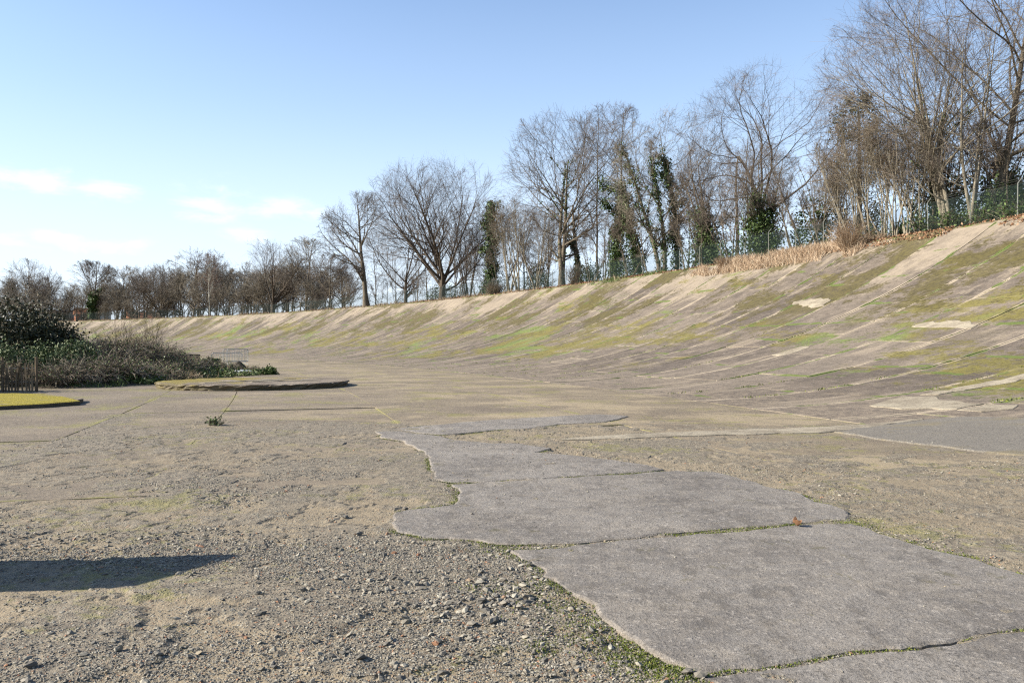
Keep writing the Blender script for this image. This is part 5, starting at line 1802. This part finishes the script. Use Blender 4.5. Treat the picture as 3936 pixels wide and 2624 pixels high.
# brambles and dead stems over the mound
names = ('tangled brown brambles ', )
spots = [(60, 31.0, 1.1, 0.9, 'at the left edge behind the paling'), (240, 31.0, 1.0, 0.9, 'in the shade right of the paling'), (340, 32.2, 1.1, 1.1, 'below the small green bush'), (430, 33.5, 1.2, 1.2, 'in the middle of the dark thicket'), (520, 34.5, 1.0, 1.1, 'left of the round platform'),
         (400, 39.0, 1.3, 1.5, 'on the left of the high brown heap'), (470, 40.0, 1.3, 1.6, 'on the crest of the high brown heap'), (545, 41.0, 1.2, 1.5, 'on the right of the high brown heap'), (620, 42.5, 1.1, 1.3, 'right of the high brown heap'), (600, 37.0, 1.0, 1.0, 'above the edge of the round platform'), (690, 41.0, 0.8, 1.1, 'in front of the dark timber'), (770, 44.0, 0.7, 1.1, 'below the ivy covered stump'), (850, 46.0, 0.65, 1.0, 'in front of the metal barriers'), (960, 47.0, 0.45, 0.8, 'right of the earth heap')]
for k, (px, y, H, rd_, wh) in enumerate(spots):
    twig_bush('bramble_bush', 'tangled brown brambles ' + wh, on_mound(px, y), H, rd_ * 1.25, 280, 'bramble_stem', 720 + k, cat='brambles', spread=0.6, twigs=4, leaf=900 if k in (3, 4, 9, 10) else 500, leaf_mat='weed_leaf' if k > 2 else 'ivy_leaf', leaf_size=0.045, group='bramble bushes on the mound', droop=0.55, r0=0.011)
# bleached grass hanging over the heap, and green weeds along its foot
rv2 = np.random.default_rng(33)


def mound_blades(name, label, cat, mat, n, box, h, w, lean, thr=0.4):
    px = rv2.uniform(box[0], box[1], n)
    y = rv2.uniform(box[2], box[3], n)
    x = (px - 1968) / F * y
    m = inside(x, y, MOUND) & (fbm(x, y, 0.8, 3) > thr)
    x, y = x[m], y[m]
    V, q, t3, t = blades(rv2, np.stack([x, y, mound_h(x, y)], -1), h, lean, w, 0.7)
    tag(link(name, arr_mesh(name, V, [q, t3], False, None, {'tint': t}), None, mat), label, cat, kind='stuff')


mound_blades('dead_grass', 'bleached dead grass on the brown heap', 'dry grass', 'dry_stem', 9000, (300, 760, 36, 46), 0.55, 0.009, 0.7)
mound_blades('dead_grass', 'dry grass on the low end of the mound', 'dry grass', 'dry_stem', 6000, (560, 1040, 35, 52), 0.35, 0.008, 0.6)
mound_blades('weeds', 'green weeds along the foot of the mound', 'weeds', 'weed_leaf', 8000, (250, 1040, 30.0, 47), 0.16, 0.02, 0.9, 0.50)
P = np.concatenate([np.c_[rv2.uniform(330, 620, 700), rv2.uniform(31, 37, 700)], np.c_[rv2.uniform(620, 1040, 900), rv2.uniform(38.5, 46.5, 900)]])
x, y = (P[:, 0] - 1968) / F * P[:, 1], P[:, 1]
m = inside(x, y, MOUND) & (fbm(x + 8, y, 0.5, 3) > 0.55)
V, q, t = leaves(rv2, np.stack([x[m], y[m], mound_h(x[m], y[m]) + 0.12], -1), 0.06, 9, np.array([0.22, 0.22, 0.09]))
tag(link('nettles', arr_mesh('nettles', V, [q], False, None, {'tint': t}), None, 'weed_leaf'), 'patches of fresh green leaves low on the mound', 'weeds', kind='stuff')
# thin pale stems standing up from the heap
for k, (px, y, H) in enumerate(((455, 43, 1.5), (490, 43.5, 1.7), (515, 43, 1.6), (570, 44, 1.9), (585, 43.6, 1.8), (610, 44.5, 1.6))):
    twig_bush('dead_stem', 'cluster of thin pale dead stems standing on the heap, ' + ('first', 'second', 'third', 'fourth', 'fifth', 'sixth')[k] + ' from the left', on_mound(px, y), H, 0.25, 9, 'dry_stem', 760 + k, cat='dead stems', spread=0.10, twigs=5, r0=0.010, group='pale dead stems on the heap')

# stack of dark timber pallets
p = on_mound(728, 50.0)
root = empty('pallet_stack', (p[0], p[1], p[2] - 0.05), 'stack of dark weathered wooden pallets behind the brambles', 'pallets')
for lv in range(4):
    z = 0.02 + lv * 0.155
    for s in (-0.5, 0.0, 0.5):
        link('bearer', Geo().box((0, s, z + 0.05), (1.1, 0.08, 0.09)).mesh('bearer'), root, 'dark_timber')
    for s in np.linspace(-0.5, 0.5, 7):
        link('board', Geo().box((s, 0.01 * lv, z + 0.108), (0.1, 1.12, 0.022)).mesh('board'), root, 'dark_timber')
root.rotation_euler = (0, 0.05, 0.5)

# galvanised crowd barriers
def barrier(px, y, rz, label, zo=0.0):
    p = px_at(px, y)
    root = empty('crowd_barrier', (p[0], p[1], max(0.0, mh(p[0], p[1])) + zo), label, 'barrier', 'metal barriers behind the mound')
    L, h = 2.1, 1.1
    fr = Geo().tube([(-L / 2, 0, 0.22), (-L / 2, 0, h - 0.1), (-L / 2 + 0.1, 0, h), (L / 2 - 0.1, 0, h), (L / 2, 0, h - 0.1), (L / 2, 0, 0.22), (-L / 2, 0, 0.22)], 0.022, 6)
    link('frame', fr.mesh('frame'), root, 'galvanised')
    for s in np.linspace(-L / 2 + 0.13, L / 2 - 0.13, 14):
        link('bar', Geo().tube([(s, 0, 0.22), (s, 0, h)], 0.009, 4).mesh('bar'), root, 'galvanised')
    for s in (-0.75, 0.75):
        link('foot', Geo().tube([(s, -0.3, 0.0), (s, -0.08, 0.05), (s, 0, 0.22), (s, 0.08, 0.05), (s, 0.3, 0.0)], 0.016, 5).mesh('foot'), root, 'galvanised')
    root.rotation_euler = (0, 0, rz)


barrier(872, 58.0, 0.35, 'galvanised metal barrier half hidden behind the brambles')
barrier(914, 57.0, 1.15, 'galvanised metal barrier standing at an angle, right of the other', 0.28)
barrier(905, 59.0, 0.95, 'galvanised metal barrier leaning behind the other two', 0.28)

# heap of dark earth, and pale rubble in front of it
p = on_mound(915, 48.5)
r_ = np.random.default_rng(55)
u, v = np.meshgrid(np.linspace(0, 1, 12), np.arange(28) * 2 * np.pi / 28, indexing='ij')
rad_ = u * (0.85 + 0.15 * np.sin(2 * v + 1))
X, Y2 = rad_ * np.cos(v) * 0.95, rad_ * np.sin(v) * 0.8
Zh = 0.62 * (1 - u ** 1.3) + (fbm(X + 3, Y2, 2.2, 4) - 0.5) * 0.30 * (1 - u) - 0.08 * u
i = np.arange(12 * 28).reshape(12, 28)
q = np.stack([i[:-1], np.roll(i, -1, 1)[:-1], np.roll(i, -1, 1)[1:], i[1:]], -1).reshape(-1, 4)
o = link('earth_heap', arr_mesh('earth_heap', np.stack([X, Y2, Zh], -1).reshape(-1, 3), [q[:, ::-1]], False), None, 'dark_timber')
o.location = (p[0], p[1], p[2] - 0.02)
tag(o, 'small heap of dark earth in front of the metal barriers', 'earth heap')
for k, (px, y, dims, rz, rx, lab) in enumerate(((945, 44.2, (0.75, 0.5, 0.12), 0.3, 0.35, 'pale broken concrete slab tipped up on the weeds'), (908, 44.0, (0.45, 0.32, 0.10), -0.3, 0.15, 'smaller pale slab lying left of the tipped one'))):
    p = on_mound(px, y)
    hx, hy, hz_ = np.array(dims) / 2
    r_ = np.random.default_rng(80 + k)
    base = np.array([(-hx, -hy), (0, -hy * 1.1), (hx, -hy * 0.8), (hx * 0.9, hy * 0.5), (hx * 0.3, hy), (-hx * 0.8, hy * 0.9)]) + r_.normal(0, 0.02, (6, 2))
    V = np.concatenate([np.c_[base, np.full(6, -hz_)], np.c_[base * 0.97, np.full(6, hz_)]])
    qd = np.array([[j, (j + 1) % 6, 6 + (j + 1) % 6, 6 + j] for j in range(6)])
    tr = np.array([[6, 6 + j, 7 + j] for j in range(1, 5)] + [[0, j + 1, j] for j in range(1, 5)])
    o = link('concrete_fragment', arr_mesh('concrete_fragment', V, [qd, tr]), None, 'white_wall')
    o.location = (p[0], p[1], p[2] + 0.16)
    o.rotation_euler = (rx, 0.1, rz)
    tag(o, lab, 'concrete', 'pale slabs on the weeds')

# little dark weed in a crack of the flat track, and a pebble
p = at(825, 1633)
twig_bush('weed', 'small dark weed growing from a crack in the flat concrete', (p[0], p[1], 0.0), 0.16, 0.18, 60, 'bramble_stem', 790, cat='weed', spread=0.7, twigs=3, leaf=240, leaf_mat='ivy_leaf', leaf_size=0.02, r0=0.003)

# ------------------------------------------------------------------ houses glimpsed through the wood
def house(px, r, w, dpt, he, hr, wall, roof, label, rz=0.0):
    x, y = ring_at(px, r)
    zb = 6.6
    root = empty('house', (x, y, zb), label, 'house', 'houses behind the wood')
    g = Geo().box((0, 0, he / 2), (w, dpt, he))
    link('wall', g.mesh('wall'), root, wall)
    ov = 0.4
    a, b = w / 2 + ov, dpt / 2 + ov
    V = np.array([(-a, -b, he), (a, -b, he), (a, b, he), (-a, b, he), (-a, 0, he + hr), (a, 0, he + hr)])
    rf_ = link('roof', Geo().add(V, [np.array([[0, 1, 5, 4], [2, 3, 4, 5], [3, 2, 1, 0]]), np.array([[0, 4, 3], [1, 2, 5]])]).mesh('roof'), root, roof)
    link('chimney', Geo().box((w * 0.3, 0, he + hr + 0.3), (0.6, 0.6, 1.4)).mesh('chimney'), rf_, 'brick_wall')
    for zz in (1.5, 4.2):
        for s in np.linspace(-w / 2 + 1.3, w / 2 - 1.3, max(2, int(w / 3))):
            wn = link('window', Geo().box((s, -dpt / 2 - 0.02, zz), (1.2, 0.08, 1.2)).mesh('window'), root, 'white_wall')
            link('pane', Geo().box((s, -dpt / 2 - 0.055, zz), (1.0, 0.05, 1.0)).mesh('pane'), wn, 'glass_dark')
    root.rotation_euler = (0, 0, rz)


house(195, 372, 15, 8, 5.6, 3.0, 'brick_wall', 'roof_slate', 'long brick house with a slate roof glimpsed at the far left', 0.75)
house(325, 366, 6, 7, 6.4, 2.4, 'brick_wall', 'roof_tile', 'narrow orange brick house glimpsed left of the dark ivy trunk', 0.6)
house(392, 370, 5, 7, 6.4, 2.4, 'white_wall', 'roof_slate', 'white house glimpsed right of the dark ivy trunk', 0.6)
house(545, 362, 9, 7, 4.4, 2.4, 'brick_wall', 'roof_tile', 'brick house with orange roof glimpsed under the dense brown tree', 0.7)

# ------------------------------------------------------------------ what throws the shadow at the lower left: an unseen block just outside the view, shaped to fit it
sx, sy = math.sin(R(SUN_AZ)), math.cos(R(SUN_AZ))
Lsh = 3.05                                  # length of shadow to its tip
tip = at(945, 2136)
bx, by = tip[0] + sx * Lsh, tip[1] + sy * Lsh
hp = Lsh * math.tan(R(SUN_EL))
near_ = at(650, 2252)
low = hp - 0.26
wd = 0.74
g = Geo()
P = np.array([(-0.13, -wd, 0), (0.13, -wd, 0), (0.13, 0, 0), (-0.13, 0, 0), (-0.12, -wd + 0.01, low), (0.12, -wd + 0.01, low), (0.12, -0.01, hp), (-0.12, -0.01, hp)])
g.add(P, np.array([[3, 2, 1, 0], [4, 5, 6, 7], [0, 1, 5, 4], [1, 2, 6, 5], [2, 3, 7, 6], [3, 0, 4, 7]]))
o = link('shadow_block', g.mesh('shadow_block'), None, 'concrete_block')
o.location = (bx, by, -0.05)
tag(o, 'upright concrete slab beyond the left edge that casts the long shadow', 'pillar')


# ------------------------------------------------------------------ labels of look-alikes: counted from the nearest landmark
MARKS = [(105, 'the large round tree far left'), (352, 'the far ivy trunk'), (620, 'the dense brown tree'), (808, 'the white stemmed birch'), (1050, 'the wide fan shaped tree'), (1180, 'the round greyish tree'), (1408, 'the trunk on the banking edge'),
         (1698, 'the dome shaped beech'), (1880, 'the dark ivy column'), (2165, 'the large twin trunks'), (2360, 'the upright ivy clad trunk'), (2550, 'the olive twigged tree'), (2745, 'the ivy skirted tree'), (2995, 'the crooked oak'), (3300, 'the dark conifer'), (3585, 'the leaning ivy stem'), (3835, 'the tallest tree')]
ORD = ['nearest', 'second', 'third', 'fourth', 'fifth', 'sixth', 'seventh', 'eighth', 'ninth', 'tenth', 'eleventh', 'twelfth']
bins = {}
for o in list(COL.objects):
    gname = o.get('group')
    if o.parent is None and gname in ('thin young stems along the fence', 'slighter trees behind the large ones', 'bare trees of the distant wood'):
        px = 1968 + F * o.location.x / o.location.y
        m_ = min(MARKS, key=lambda q: abs(q[0] - px))
        bins.setdefault((gname, m_, px < m_[0]), []).append((abs(px - m_[0]), o))
WHAT = {'thin young stems along the fence': 'thin young stems', 'slighter trees behind the large ones': 'slighter background tree', 'bare trees of the distant wood': 'bare woodland tree'}
for (gname, m_, left), L in bins.items():
    for k, (_, o) in enumerate(sorted(L, key=lambda q: q[0])):
        o['label'] = f"{WHAT[gname]}, {ORD[min(k, 11)]} to the {'left' if left else 'right'} of {m_[1]}"
